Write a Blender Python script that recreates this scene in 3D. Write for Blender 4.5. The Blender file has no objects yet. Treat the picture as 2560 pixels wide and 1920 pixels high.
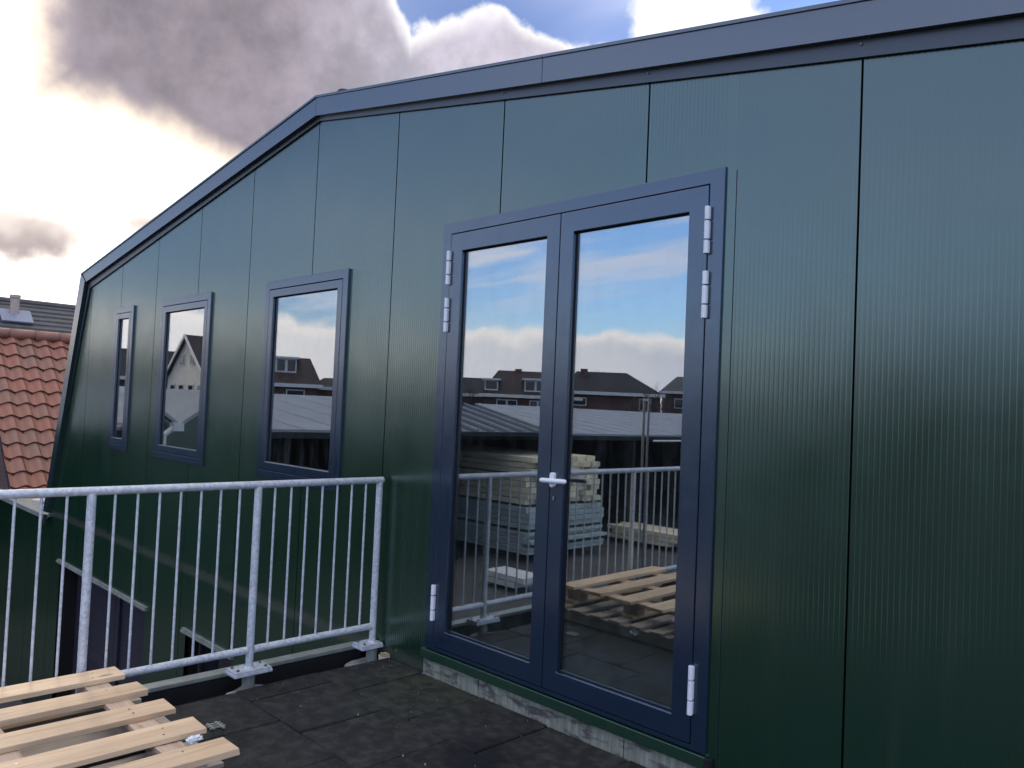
import bpy, bmesh, math, random
from mathutils import Vector, Matrix

random.seed(7)
scene = bpy.context.scene
col = scene.collection
RAD = math.radians

# ------------------------------------------------------------------ camera
CAM = Vector((1.2269, -3.0482, 1.5631))
YAW, PITCH, ROLL = RAD(45.224), RAD(1.851), RAD(2.491)
fw = Vector((-math.sin(YAW) * math.cos(PITCH), math.cos(YAW) * math.cos(PITCH), math.sin(PITCH)))
rt = Vector((math.cos(YAW), math.sin(YAW), 0))
up = rt.cross(fw)
rt2 = math.cos(ROLL) * rt + math.sin(ROLL) * up
up2 = -math.sin(ROLL) * rt + math.cos(ROLL) * up
camd = bpy.data.cameras.new('camera')
camd.sensor_width = 36.0
camd.lens = 1981.71 / 2560 * 36.0
camd.clip_start = 0.05
camd.clip_end = 3000
cam = bpy.data.objects.new('camera', camd)
col.objects.link(cam)
m = Matrix.Identity(4)
for i in range(3):
    m[i][0], m[i][1], m[i][2], m[i][3] = rt2[i], up2[i], -fw[i], CAM[i]
cam.matrix_world = m
scene.camera = cam
scene.render.resolution_x, scene.render.resolution_y = 1024, 768

# ------------------------------------------------------------------ view / cycles
vs = scene.view_settings
vs.view_transform = 'Standard'
vs.look = 'None'
vs.exposure = 0.0
vs.gamma = 1.0
vs.use_curve_mapping = False
scene.render.engine = 'CYCLES'
scene.cycles.use_denoising = True
scene.cycles.use_adaptive_sampling = True
scene.cycles.adaptive_threshold = 0.025
scene.cycles.max_bounces = 6
scene.cycles.diffuse_bounces = 2
scene.cycles.glossy_bounces = 4
scene.cycles.transmission_bounces = 2
scene.cycles.transparent_max_bounces = 8
scene.cycles.caustics_reflective = False
scene.cycles.caustics_refractive = False
scene.cycles.sample_clamp_indirect = 6.0


# ------------------------------------------------------------------ node helper
class NG:
    def __init__(self, tree):
        self.t = tree
        self.n = tree.nodes
        self.l = tree.links

    def new(self, typ, **kw):
        nd = self.n.new(typ)
        for k, v in kw.items():
            setattr(nd, k, v)
        return nd

    def put(self, sock, v):
        if hasattr(v, 'is_output'):
            self.l.new(v, sock)
        elif isinstance(v, (tuple, list)) and len(v) == 3 and sock.type == 'RGBA':
            sock.default_value = (*v, 1)
        else:
            sock.default_value = v

    def m(self, op, a, b=0.0, c=0.0, clamp=False):
        nd = self.new('ShaderNodeMath', operation=op, use_clamp=clamp)
        self.put(nd.inputs[0], a)
        self.put(nd.inputs[1], b)
        self.put(nd.inputs[2], c)
        return nd.outputs[0]

    def vm(self, op, a, b=(0, 0, 0)):
        nd = self.new('ShaderNodeVectorMath', operation=op)
        self.put(nd.inputs[0], a)
        self.put(nd.inputs[1], b)
        return nd.outputs['Value'] if op in ('DOT_PRODUCT', 'LENGTH', 'DISTANCE') else nd.outputs[0]

    def smooth(self, v, lo, hi, a=0.0, b=1.0, kind='SMOOTHSTEP'):
        nd = self.new('ShaderNodeMapRange', interpolation_type=kind)
        self.put(nd.inputs['Value'], v)
        for nme, x in (('From Min', lo), ('From Max', hi), ('To Min', a), ('To Max', b)):
            self.put(nd.inputs[nme], x)
        return nd.outputs[0]

    def mix(self, f, a, b, blend='MIX'):
        nd = self.new('ShaderNodeMix', data_type='RGBA', blend_type=blend)
        nd.clamp_result = False
        self.put(nd.inputs[0], f)
        self.put(nd.inputs[6], a)
        self.put(nd.inputs[7], b)
        return nd.outputs[2]

    def noise(self, vec, scale, detail=4.0, rough=0.55, dist=0.0, out=0):
        nd = self.new('ShaderNodeTexNoise')
        if vec is not None:
            self.put(nd.inputs['Vector'], vec)
        nd.inputs['Scale'].default_value = scale
        nd.inputs['Detail'].default_value = detail
        nd.inputs['Roughness'].default_value = rough
        nd.inputs['Distortion'].default_value = dist
        return nd.outputs[out]

    def mapping(self, vec, scale=(1, 1, 1), loc=(0, 0, 0)):
        nd = self.new('ShaderNodeMapping')
        self.put(nd.inputs['Vector'], vec)
        nd.inputs['Scale'].default_value = scale
        nd.inputs['Location'].default_value = loc
        return nd.outputs[0]

    def bump(self, h, strength, dist=0.01):
        nd = self.new('ShaderNodeBump')
        nd.inputs['Strength'].default_value = strength
        nd.inputs['Distance'].default_value = dist
        self.put(nd.inputs['Height'], h)
        return nd.outputs[0]


# ------------------------------------------------------------------ world: evening sky, broken cloud
SUN_AZ, SUN_EL = 76.5, 12.5           # degrees: azimuth is measured from +Y towards -X
S = Vector((-math.sin(RAD(SUN_AZ)) * math.cos(RAD(SUN_EL)), math.cos(RAD(SUN_AZ)) * math.cos(RAD(SUN_EL)), math.sin(RAD(SUN_EL))))
world = bpy.data.worlds.new('World')
scene.world = world
world.use_nodes = True
world.cycles.sampling_method = 'MANUAL'
world.cycles.sample_map_resolution = 512
W = NG(world.node_tree)
W.n.clear()
tc = W.new('ShaderNodeTexCoord')
D = W.vm('NORMALIZE', tc.outputs['Generated'])
sky = W.new('ShaderNodeTexSky', sky_type='NISHITA', sun_disc=False)
sky.sun_elevation = RAD(SUN_EL)
sky.sun_rotation = -RAD(SUN_AZ)
sky.air_density = 1.0
sky.dust_density = 1.2
sky.ozone_density = 1.5
sx = W.new('ShaderNodeSeparateXYZ')
W.put(sx.inputs[0], D)
dx, dy, dz = sx.outputs
az = W.m('MULTIPLY', W.m('ARCTAN2', W.m('MULTIPLY', dx, -1.0), dy), 57.2958)
el = W.m('MULTIPLY', W.m('ARCSINE', dz), 57.2958)
cs = W.vm('DOT_PRODUCT', D, tuple(S))
ang = W.m('MULTIPLY', W.m('ARCCOSINE', W.m('MINIMUM', cs, 0.99999)), 57.2958)     # degrees from the sun
K = 10.0                                # colours below are radiances; the background strength is 0.1

def c10(r, g, b):
    return (r * K, g * K, b * K)

n1 = W.noise(D, 9.0, 5.0, 0.6)
n2 = W.noise(W.mapping(D, loc=(3.1, 1.7, 0.4)), 22.0, 2.0, 0.6)
n3 = W.noise(W.mapping(D, loc=(7.3, 5.1, 2.2)), 5.0, 0.0, 0.5)
wob = W.m('ADD', W.m('MULTIPLY', W.m('SUBTRACT', n1, 0.5), 9.0), W.m('MULTIPLY', W.m('SUBTRACT', n2, 0.5), 3.0))
# clear sky
base = W.mix(1.0, sky.outputs[0], W.mix(W.smooth(ang, 24.0, 75.0), (0.38, 0.64, 1.25), (3.0, 3.6, 5.2)), 'MULTIPLY')
# thin streaks of high cloud
inv = W.m('DIVIDE', 1.0, W.m('ADD', W.m('MAXIMUM', dz, 0.0), 0.09))
pl = W.new('ShaderNodeCombineXYZ')
W.put(pl.inputs[0], W.m('MULTIPLY', dx, inv))
W.put(pl.inputs[1], W.m('MULTIPLY', dy, inv))
streak = W.noise(W.mapping(pl.outputs[0], scale=(0.6, 1.5, 1.0)), 1.5, 3.0, 0.6, 0.0)
patch = W.noise(W.mapping(pl.outputs[0], scale=(0.3, 0.45, 1.0), loc=(4, 2, 0)), 0.8, 0.0, 0.5)
sfac = W.m('MULTIPLY', W.smooth(streak, 0.38, 0.62), W.smooth(patch, 0.28, 0.5))
warm = W.smooth(ang, 25.0, 95.0, 1.0, 0.0)
scol = W.mix(warm, c10(1.05, 1.12, 1.52), c10(1.7, 1.58, 1.66))
c = W.mix(W.m('MULTIPLY', W.m('MULTIPLY', sfac, 0.9), W.smooth(ang, 30.0, 55.0)), base, scol)
# unseen broken cloud overhead, added bright to lift the light on the terrace
over = W.noise(W.mapping(pl.outputs[0], scale=(1.0, 1.0, 1.0), loc=(9, 1, 0)), 0.75, 2.0, 0.55, 0.0)
ofac = W.m('MULTIPLY', W.smooth(over, 0.38, 0.58), W.smooth(el, 25.0, 44.0))
c = W.mix(W.m('MULTIPLY', ofac, 0.92), c, W.mix(W.smooth(over, 0.5, 0.72), c10(2.1, 1.98, 1.9), c10(1.45, 1.38, 1.42)))
# low bank of cloud along the horizon
bt = W.m('ADD', 5.6, W.m('ADD', W.m('MULTIPLY', W.m('SUBTRACT', n1, 0.5), 2.6), W.m('MULTIPLY', W.m('SUBTRACT', n2, 0.5), 1.5)))
bt = W.m('ADD', bt, W.m('MULTIPLY', warm, 0.6))
bd = W.m('SUBTRACT', bt, el)
bcol = W.mix(W.smooth(bd, 0.0, 1.7), c10(2.0, 1.78, 1.72), W.mix(warm, c10(0.86, 0.9, 1.2), c10(1.75, 1.62, 1.64)))
bcol = W.mix(W.smooth(n3, 0.42, 0.6, 0.0, 0.35), bcol, c10(1.6, 1.5, 1.55))
c = W.mix(W.smooth(bd, -0.15, 0.7), c, bcol)
# glare of the veiled sun
g = W.m('POWER', 2.71828, W.m('MULTIPLY', W.m('POWER', W.m('DIVIDE', ang, 13.0), 2.0), -1.0))
g2 = W.m('POWER', 2.71828, W.m('MULTIPLY', W.m('POWER', W.m('DIVIDE', ang, 30.0), 2.0), -1.0))
c = W.mix(W.m('MULTIPLY', g2, 0.12), c, c10(1.0, 0.98, 0.98))
c = W.mix(W.m('MULTIPLY', g, 0.95), c, c10(2.6, 2.3, 1.9))
# the big grey cloud in front of the sun
lower = W.m('SUBTRACT', 16.2, W.m('MULTIPLY', W.m('MAXIMUM', W.m('SUBTRACT', 73.0, az), 0.0), 0.30))
upper = W.m('MAXIMUM', W.m('SUBTRACT', 27.7, W.m('MULTIPLY', W.m('ABSOLUTE', W.m('SUBTRACT', az, 47.0)), 0.36)), W.m('ADD', 25.5, W.m('MULTIPLY', W.m('SUBTRACT', az, 53.8), 1.5)))
ma = W.m('MINIMUM', W.m('SUBTRACT', 78.6, az), W.m('MINIMUM', W.m('SUBTRACT', el, lower), W.m('SUBTRACT', upper, el)))
ma = W.m('ADD', ma, W.m('MULTIPLY', wob, 0.5))
rim = W.mix(W.smooth(ang, 8.0, 24.0), c10(1.8, 1.5, 1.2), c10(1.2, 1.17, 1.17))
core = W.mix(W.smooth(az, 50.0, 66.0), c10(0.50, 0.475, 0.56), c10(0.262, 0.235, 0.272))
core = W.mix(W.smooth(W.m('ADD', W.m('ADD', n1, W.m('MULTIPLY', n3, 0.4)), W.m('MULTIPLY', W.m('SUBTRACT', n2, 0.5), 0.10)), 0.52, 0.86), core, W.mix(1.0, core, (1.65, 1.6, 1.6), 'MULTIPLY'))
ca = W.mix(W.smooth(ma, W.smooth(az, 50.0, 66.0, -0.1, 0.2), W.smooth(az, 50.0, 66.0, 1.7, 3.6)), rim, core)
c = W.mix(W.smooth(ma, -0.1, 0.55), c, ca)
# white cumulus to its right
mb = W.m('MINIMUM', W.m('SUBTRACT', 37.6, az), W.m('SUBTRACT', az, 28.5))
mb = W.m('MINIMUM', mb, W.m('SUBTRACT', el, 23.0))
mb = W.m('ADD', mb, W.m('MULTIPLY', wob, 0.5))
c = W.mix(W.smooth(mb, 0.0, 0.9), c, c10(1.2, 1.2, 1.2))
# small clouds below the glare
def puff(c, a0, e0, ra, re, colr, k):
    q = W.m('SQRT', W.m('ADD', W.m('POWER', W.m('DIVIDE', W.m('SUBTRACT', az, a0), ra), 2.0), W.m('POWER', W.m('DIVIDE', W.m('SUBTRACT', el, e0), re), 2.0)))
    d = W.m('ADD', W.m('SUBTRACT', 1.0, q), W.m('MULTIPLY', wob, 0.2))
    shade = W.mix(W.smooth(W.m('ADD', W.m('MULTIPLY', W.m('SUBTRACT', el, e0), 0.28), n2), 0.2, 0.95), colr, c10(1.05, 0.93, 0.86))
    return W.mix(W.m('MULTIPLY', W.smooth(d, -0.05, 0.75), k), c, shade)
c = puff(c, 77.6, 9.5, 5.4, 2.5, c10(0.50, 0.42, 0.42), 0.97)
c = puff(c, 69.5, 11.0, 4.2, 1.4, c10(0.6, 0.5, 0.47), 0.85)
c = puff(c, 73.0, 12.0, 1.2, 0.5, c10(1.0, 0.86, 0.66), 0.6)
# below the horizon
c = W.mix(W.smooth(dz, -0.02, 0.0), c10(0.25, 0.25, 0.26), c)
bg = W.new('ShaderNodeBackground')
bg.inputs['Strength'].default_value = 0.1
W.put(bg.inputs['Color'], c)
wo = W.new('ShaderNodeOutputWorld')
W.l.new(bg.outputs[0], wo.inputs[0])

# ------------------------------------------------------------------ sun behind thin cloud
sd = bpy.data.lights.new('sun', 'SUN')
sd.energy = 1.5
sd.angle = RAD(10.0)
sd.color = (1.0, 0.86, 0.68)
so = bpy.data.objects.new('sun', sd)
col.objects.link(so)
so.rotation_euler = S.to_track_quat('Z', 'Y').to_euler()
so.location = S * 50


# ================================================================== helpers
class MB:
    """collects faces into one mesh"""
    def __init__(self):
        self.v, self.f = [], []

    def quad(self, *p):
        i = len(self.v)
        self.v += [tuple(q) for q in p]
        self.f.append(tuple(range(i, i + len(p))))

    def box(self, x0, x1, y0, y1, z0, z1):
        self.hexa([(x0, y0), (x1, y0), (x1, y1), (x0, y1)], z0, z1)

    def hexa(self, pts, z0, z1):
        i = len(self.v)
        n = len(pts)
        self.v += [(p[0], p[1], z0) for p in pts] + [(p[0], p[1], z1) for p in pts]
        self.f.append(tuple(i + k for k in reversed(range(n))))
        self.f.append(tuple(i + n + k for k in range(n)))
        for k in range(n):
            a, b = k, (k + 1) % n
            self.f.append((i + a, i + b, i + n + b, i + n + a))

    def prism(self, pts, off):
        """polygon of 3D points swept by the vector off"""
        i = len(self.v)
        n = len(pts)
        off = Vector(off)
        self.v += [tuple(p) for p in pts] + [tuple(Vector(p) + off) for p in pts]
        self.f.append(tuple(i + k for k in range(n)))
        self.f.append(tuple(i + n + k for k in reversed(range(n))))
        for k in range(n):
            a, b = k, (k + 1) % n
            self.f.append((i + b, i + a, i + n + a, i + n + b))

    def bar(self, a, b, wx, wy, upv=(0, 0, 1)):
        """rectangular bar between two points"""
        a, b = Vector(a), Vector(b)
        d = (b - a).normalized()
        s = d.cross(Vector(upv))
        if s.length < 1e-4:
            s = d.cross(Vector((1, 0, 0)))
        s.normalize()
        t = s.cross(d)
        s *= wx / 2
        t *= wy / 2
        self.prism([a - s - t, a + s - t, a + s + t, a - s + t], b - a)

    def tube(self, a, b, r, n=12, r2=None, caps=True):
        a, b = Vector(a), Vector(b)
        r2 = r if r2 is None else r2
        d = (b - a).normalized()
        s = d.cross(Vector((0, 0, 1)))
        if s.length < 1e-3:
            s = d.cross(Vector((1, 0, 0)))
        s.normalize()
        t = d.cross(s)
        i = len(self.v)
        for k in range(n):
            q = 2 * math.pi * k / n
            o = s * math.cos(q) + t * math.sin(q)
            self.v.append(tuple(a + o * r))
            self.v.append(tuple(b + o * r2))
        for k in range(n):
            k2 = (k + 1) % n
            self.f.append((i + 2 * k, i + 2 * k + 1, i + 2 * k2 + 1, i + 2 * k2))
        if caps:
            self.f.append(tuple(i + 2 * k for k in range(n)))
            self.f.append(tuple(i + 2 * k + 1 for k in reversed(range(n))))

    def mesh(self, name, mt=None, smooth=False):
        me = bpy.data.meshes.new(name)
        me.from_pydata(self.v, [], self.f)
        me.update()
        bm = bmesh.new()
        bm.from_mesh(me)
        bmesh.ops.recalc_face_normals(bm, faces=bm.faces)
        bm.to_mesh(me)
        bm.free()
        if mt:
            me.materials.append(mt)
        if smooth:
            for p in me.polygons:
                p.use_smooth = True
        return me

    def build(self, name, mt, parent=None, smooth=False, bevel=0.0, loc=None):
        me = self.mesh(name, mt, smooth)
        return place(name, me, parent, bevel, loc)


def place(name, me, parent=None, bevel=0.0, loc=None, rot=None):
    o = bpy.data.objects.new(name, me)
    col.objects.link(o)
    if loc is not None:
        o.location = loc
    if rot is not None:
        o.rotation_euler = rot
    if parent is not None:
        o.parent = parent
        o.matrix_parent_inverse = parent_inv(parent)
    if bevel:
        md = o.modifiers.new('bevel', 'BEVEL')
        md.width = bevel
        md.segments = 2
        md.limit_method = 'ANGLE'
        md.angle_limit = RAD(40)
    return o


WM = {}

def parent_inv(p):
    return WM[p.name].inverted()


def empty(name, loc=(0, 0, 0), parent=None, rot=0.0):
    """an Empty; its children are given in world coordinates"""
    o = bpy.data.objects.new(name, None)
    col.objects.link(o)
    o.empty_display_size = 0.2
    mw = Matrix.Translation(Vector(loc)) @ Matrix.Rotation(rot, 4, 'Z')
    if parent is not None:
        o.parent = parent
        o.matrix_parent_inverse = parent_inv(parent)
    o.location = loc
    o.rotation_euler = (0, 0, rot)
    WM[o.name] = mw
    return o


def reg(o):
    """lets a mesh object carry children given in world coordinates"""
    WM[o.name] = Matrix.Translation(o.location) if o.rotation_euler.z == 0 else Matrix.Translation(o.location) @ o.rotation_euler.to_matrix().to_4x4()
    return o


def tag(o, label, cat, group=None, kind=None):
    o['label'] = label
    o['category'] = cat
    if group:
        o['group'] = group
    if kind:
        o['kind'] = kind
    return o


# ================================================================== materials
def newmat(name):
    mt = bpy.data.materials.new(name)
    mt.use_nodes = True
    g = NG(mt.node_tree)
    b = next(n for n in g.n if n.type == 'BSDF_PRINCIPLED')
    return mt, g, b


def opos(g):
    return g.new('ShaderNodeTexCoord').outputs['Object']


def wpos(g):
    return g.new('ShaderNodeNewGeometry').outputs['Position']


def plain(name, colr, rough=0.5, metal=0.0, ior=1.5, var=0.12, scale=6.0, bump=0.0, bscale=60.0):
    mt, g, b = newmat(name)
    p = wpos(g)
    n = g.noise(p, scale, 5.0, 0.6)
    f = g.smooth(n, 0.3, 0.7, 1 - var, 1 + var, 'LINEAR')
    cm = g.new('ShaderNodeVectorMath', operation='SCALE')
    cm.inputs[0].default_value = colr
    g.put(cm.inputs['Scale'], f)
    g.l.new(cm.outputs[0], b.inputs['Base Color'])
    b.inputs['Roughness'].default_value = rough
    b.inputs['Metallic'].default_value = metal
    b.inputs['IOR'].default_value = ior
    if bump:
        g.put(b.inputs['Normal'], g.bump(g.noise(p, bscale, 4.0), bump, 0.004))
    return mt


def mat_green():
    mt, g, b = newmat('green_coated_steel')
    p = wpos(g)
    n = g.noise(p, 1.3, 4.0, 0.6)
    dirt = g.noise(g.mapping(p, scale=(9.0, 9.0, 0.7)), 1.0, 5.0, 0.6)
    colr = g.mix(n, (0.0026, 0.0240, 0.0095), (0.0034, 0.030, 0.0125))
    colr = g.mix(g.smooth(dirt, 0.55, 0.8, 0.0, 0.22), colr, (0.05, 0.065, 0.045))
    # splashes and algae just above the terrace floor
    sp = g.new('ShaderNodeSeparateXYZ')
    g.put(sp.inputs[0], p)
    zf = g.m('ADD', sp.outputs[2], g.m('MULTIPLY', g.m('SUBTRACT', g.noise(p, 14.0, 5.0, 0.65), 0.5), 0.14))
    low = g.m('MULTIPLY', g.smooth(zf, 0.005, 0.07, 1.0, 0.0), g.smooth(sp.outputs[2], -0.06, -0.02))
    colr = g.mix(g.m('MULTIPLY', low, 0.7), colr, (0.07, 0.075, 0.06))
    g.put(b.inputs['Base Color'], colr)
    g.put(b.inputs['Roughness'], g.smooth(g.noise(p, 3.0, 4.0), 0.3, 0.7, 0.19, 0.24, 'LINEAR'))
    b.inputs['IOR'].default_value = 2.2
    b.inputs['Specular Tint'].default_value = (0.83, 1.0, 0.93, 1)
    g.put(b.inputs['Normal'], g.bump(g.noise(g.mapping(p, scale=(1.0, 1.0, 0.5)), 2.2, 2.0), 0.4, 0.01))
    return mt


def mat_frame():
    mt, g, b = newmat('blue_grey_powder_coat')
    p = wpos(g)
    n = g.noise(p, 5.0, 5.0, 0.6)
    g.put(b.inputs['Base Color'], g.mix(n, (0.0080, 0.0185, 0.040), (0.0105, 0.023, 0.047)))
    g.put(b.inputs['Roughness'], g.smooth(g.noise(p, 12.0, 4.0), 0.3, 0.7, 0.19, 0.26, 'LINEAR'))
    b.inputs['IOR'].default_value = 2.05
    b.inputs['Specular Tint'].default_value = (0.78, 0.91, 1.0, 1)
    return mt


def mat_glass():
    mt, g, b = newmat('coated_double_glazing')
    g.n.remove(b)
    out = next(n for n in g.n if n.type == 'OUTPUT_MATERIAL')
    p = wpos(g)
    lw = g.new('ShaderNodeLayerWeight')
    lw.inputs['Blend'].default_value = 0.5
    f5 = g.m('POWER', lw.outputs['Facing'], 5.0)
    fac = g.m('ADD', 0.285, g.m('MULTIPLY', f5, 0.55))
    gl = g.new('ShaderNodeBsdfGlossy')
    gl.inputs['Color'].default_value = (0.97, 0.99, 1.0, 1)
    # faint film of dust makes the reflection a touch soft
    g.put(gl.inputs['Roughness'], g.smooth(g.noise(p, 7.0, 5.0), 0.4, 0.8, 0.0, 0.012))
    g.put(gl.inputs['Normal'], g.bump(g.noise(p, 1.1, 0.0), 0.006, 0.05))
    tr = g.new('ShaderNodeBsdfTransparent')
    tr.inputs['Color'].default_value = (0.74, 0.82, 0.80, 1)
    df = g.new('ShaderNodeBsdfDiffuse')
    df.inputs['Color'].default_value = (0.5, 0.5, 0.48, 1)
    mx = g.new('ShaderNodeMixShader')
    g.put(mx.inputs[0], fac)
    g.l.new(tr.outputs[0], mx.inputs[1])
    g.l.new(gl.outputs[0], mx.inputs[2])
    dust = g.smooth(g.noise(g.mapping(p, scale=(6, 6, 1.6)), 2.0, 6.0, 0.65), 0.42, 0.9, 0.004, 0.05)
    m2 = g.new('ShaderNodeMixShader')
    g.put(m2.inputs[0], dust)
    g.l.new(mx.outputs[0], m2.inputs[1])
    g.l.new(df.outputs[0], m2.inputs[2])
    g.l.new(m2.outputs[0], out.inputs[0])
    return mt


def mat_inner_glass():
    """second sheet of the double glazing: a weak, slightly displaced reflection"""
    mt, g, b = newmat('inner_glazing')
    g.n.remove(b)
    out = next(n for n in g.n if n.type == 'OUTPUT_MATERIAL')
    gl = g.new('ShaderNodeBsdfGlossy')
    gl.inputs['Roughness'].default_value = 0.0
    tr = g.new('ShaderNodeBsdfTransparent')
    tr.inputs['Color'].default_value = (0.93, 0.95, 0.94, 1)
    mx = g.new('ShaderNodeMixShader')
    mx.inputs[0].default_value = 0.10
    g.l.new(tr.outputs[0], mx.inputs[1])
    g.l.new(gl.outputs[0], mx.inputs[2])
    g.l.new(mx.outputs[0], out.inputs[0])
    return mt


def mat_galv():
    mt, g, b = newmat('galvanised_steel')
    p = wpos(g)
    v = g.new('ShaderNodeTexVoronoi')
    g.put(v.inputs['Vector'], p)
    v.inputs['Scale'].default_value = 70.0
    n = g.noise(p, 45.0, 5.0, 0.65)
    n2 = g.noise(p, 9.0, 4.0, 0.6)
    f = g.m('ADD', g.m('MULTIPLY', v.outputs['Color'], 0.35), g.m('ADD', g.m('MULTIPLY', n, 0.5), g.m('MULTIPLY', n2, 0.35)))
    g.put(b.inputs['Base Color'], g.mix(g.smooth(f, 0.35, 0.85), (0.44, 0.475, 0.51), (0.70, 0.735, 0.77)))
    b.inputs['Metallic'].default_value = 0.15
    g.put(b.inputs['Roughness'], g.smooth(n, 0.3, 0.7, 0.38, 0.58, 'LINEAR'))
    g.put(b.inputs['Normal'], g.bump(n, 0.2, 0.002))
    return mt


def mat_wood(name, light, dark, axis=1, grey=0.0):
    mt, g, b = newmat(name)
    info = g.new('ShaderNodeObjectInfo')
    p0 = wpos(g)
    cx = g.new('ShaderNodeCombineXYZ')
    g.put(cx.inputs[0], g.m('MULTIPLY', info.outputs['Random'], 31.0))
    g.put(cx.inputs[1], g.m('MULTIPLY', info.outputs['Random'], 17.0))
    g.put(cx.inputs[2], g.m('MULTIPLY', info.outputs['Random'], 9.0))
    p = g.vm('ADD', p0, cx.outputs[0])
    s = [38.0, 38.0, 38.0]
    s[axis] = 2.2
    grain = g.noise(g.mapping(p, scale=tuple(s)), 1.0, 5.0, 0.6, 0.9)
    s2 = [7.0, 7.0, 7.0]
    s2[axis] = 1.2
    broad = g.noise(g.mapping(p, scale=tuple(s2)), 1.0, 3.0, 0.5)
    colr = g.mix(g.smooth(grain, 0.35, 0.72), light, dark)
    tone = g.m('ADD', g.smooth(broad, 0.3, 0.7, 0.82, 1.12, 'LINEAR'), g.m('MULTIPLY', g.m('SUBTRACT', info.outputs['Random'], 0.5), 0.2))
    sc = g.new('ShaderNodeVectorMath', operation='SCALE')
    g.put(sc.inputs[0], colr)
    g.put(sc.inputs['Scale'], tone)
    colr = sc.outputs[0]
    # knots
    v = g.new('ShaderNodeTexVoronoi')
    sk = [7.0, 7.0, 7.0]
    sk[axis] = 3.2
    g.put(v.inputs['Vector'], g.mapping(p, scale=tuple(sk)))
    v.inputs['Scale'].default_value = 1.0
    kn = g.smooth(v.outputs['Distance'], 0.05, 0.16, 0.75, 0.0)
    colr = g.mix(kn, colr, (0.16, 0.085, 0.045))
    # grey weathering and scuffs
    wz = g.noise(p, 5.0, 6.0, 0.65)
    colr = g.mix(g.smooth(wz, 0.55, 0.8, grey, min(1.0, grey + 0.4)), colr, (0.30, 0.28, 0.26))
    g.put(b.inputs['Base Color'], colr)
    b.inputs['Roughness'].default_value = 0.68
    g.put(b.inputs['Normal'], g.bump(grain, 0.25, 0.002))
    return mt


def mat_rubber():
    mt, g, b = newmat('black_rubber_granulate')
    info = g.new('ShaderNodeObjectInfo')
    p = wpos(g)
    fine = g.noise(p, 320.0, 3.0, 0.7)
    mid = g.noise(p, 17.0, 6.0, 0.7)
    big = g.noise(p, 2.1, 5.0, 0.6)
    colr = g.mix(g.smooth(fine, 0.3, 0.75), (0.009, 0.009, 0.009), (0.026, 0.026, 0.025))
    colr = g.mix(g.smooth(mid, 0.40, 0.70, 0.0, 0.85), colr, (0.046, 0.046, 0.043))
    sc = g.new('ShaderNodeVectorMath', operation='SCALE')
    g.put(sc.inputs[0], colr)
    g.put(sc.inputs['Scale'], g.m('ADD', 0.75, g.m('MULTIPLY', info.outputs['Random'], 0.5)))
    colr = sc.outputs[0]
    sp = g.new('ShaderNodeSeparateXYZ')
    g.put(sp.inputs[0], p)
    # green algae in the damp corner under the door
    al = g.m('MULTIPLY', g.smooth(g.m('ADD', sp.outputs[1], g.m('MULTIPLY', g.m('SUBTRACT', big, 0.5), 0.9)), -0.75, -0.15), g.smooth(mid, 0.35, 0.62))
    al = g.m('MULTIPLY', al, g.smooth(sp.outputs[0], -1.75, -2.1))
    al = g.m('MULTIPLY', al, g.smooth(sp.outputs[0], -2.75, -2.5))
    colr = g.mix(g.m('MULTIPLY', al, 0.65), colr, (0.045, 0.058, 0.028))
    # spilt bitumen at the tile crossing
    ds = g.vm('LENGTH', g.vm('SUBTRACT', p, (-1.42, -0.52, 0.0)))
    stn = g.smooth(g.m('ADD', ds, g.m('MULTIPLY', g.m('SUBTRACT', g.noise(p, 11.0, 5.0, 0.65), 0.5), 0.4)), 0.1, 0.24, 1.0, 0.0)
    colr = g.mix(g.m('MULTIPLY', stn, 0.9), colr, (0.006, 0.006, 0.009))
    # pale cement specks and scuffs
    spk = g.smooth(g.noise(g.mapping(p, loc=(5, 3, 1)), 42.0, 2.0, 0.5), 0.76, 0.80)
    colr = g.mix(g.m('MULTIPLY', spk, 0.6), colr, (0.2, 0.19, 0.18))
    scf = g.smooth(g.noise(g.mapping(p, scale=(4, 26, 4), loc=(2, 7, 1)), 1.0, 4.0, 0.6), 0.66, 0.78)
    colr = g.mix(g.m('MULTIPLY', scf, 0.35), colr, (0.09, 0.088, 0.088))
    g.put(b.inputs['Base Color'], colr)
    g.put(b.inputs['Roughness'], g.smooth(big, 0.35, 0.7, 0.85, 0.5, 'LINEAR'))
    b.inputs['IOR'].default_value = 1.4
    b.inputs['Specular IOR Level'].default_value = 0.35
    g.put(b.inputs['Normal'], g.bump(g.m('ADD', fine, g.m('MULTIPLY', mid, 0.6)), 0.5, 0.004))
    return mt


def mat_plinth():
    mt, g, b = newmat('stained_concrete')
    p = wpos(g)
    st = g.noise(g.mapping(p, scale=(26, 26, 2.0)), 1.0, 6.0, 0.65)
    n = g.noise(p, 16.0, 6.0, 0.65)
    colr = g.mix(g.smooth(st, 0.3, 0.7), (0.17, 0.17, 0.125), (0.36, 0.36, 0.28))
    colr = g.mix(g.smooth(g.noise(g.mapping(p, scale=(3, 3, 9)), 2.0, 6.0, 0.6), 0.48, 0.62), colr, (0.085, 0.078, 0.066))
    colr = g.mix(g.smooth(n, 0.6, 0.75, 0.0, 0.6), colr, (0.06, 0.075, 0.04))
    g.put(b.inputs['Base Color'], colr)
    b.inputs['Roughness'].default_value = 0.85
    g.put(b.inputs['Normal'], g.bump(n, 0.6, 0.006))
    return mt


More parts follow.
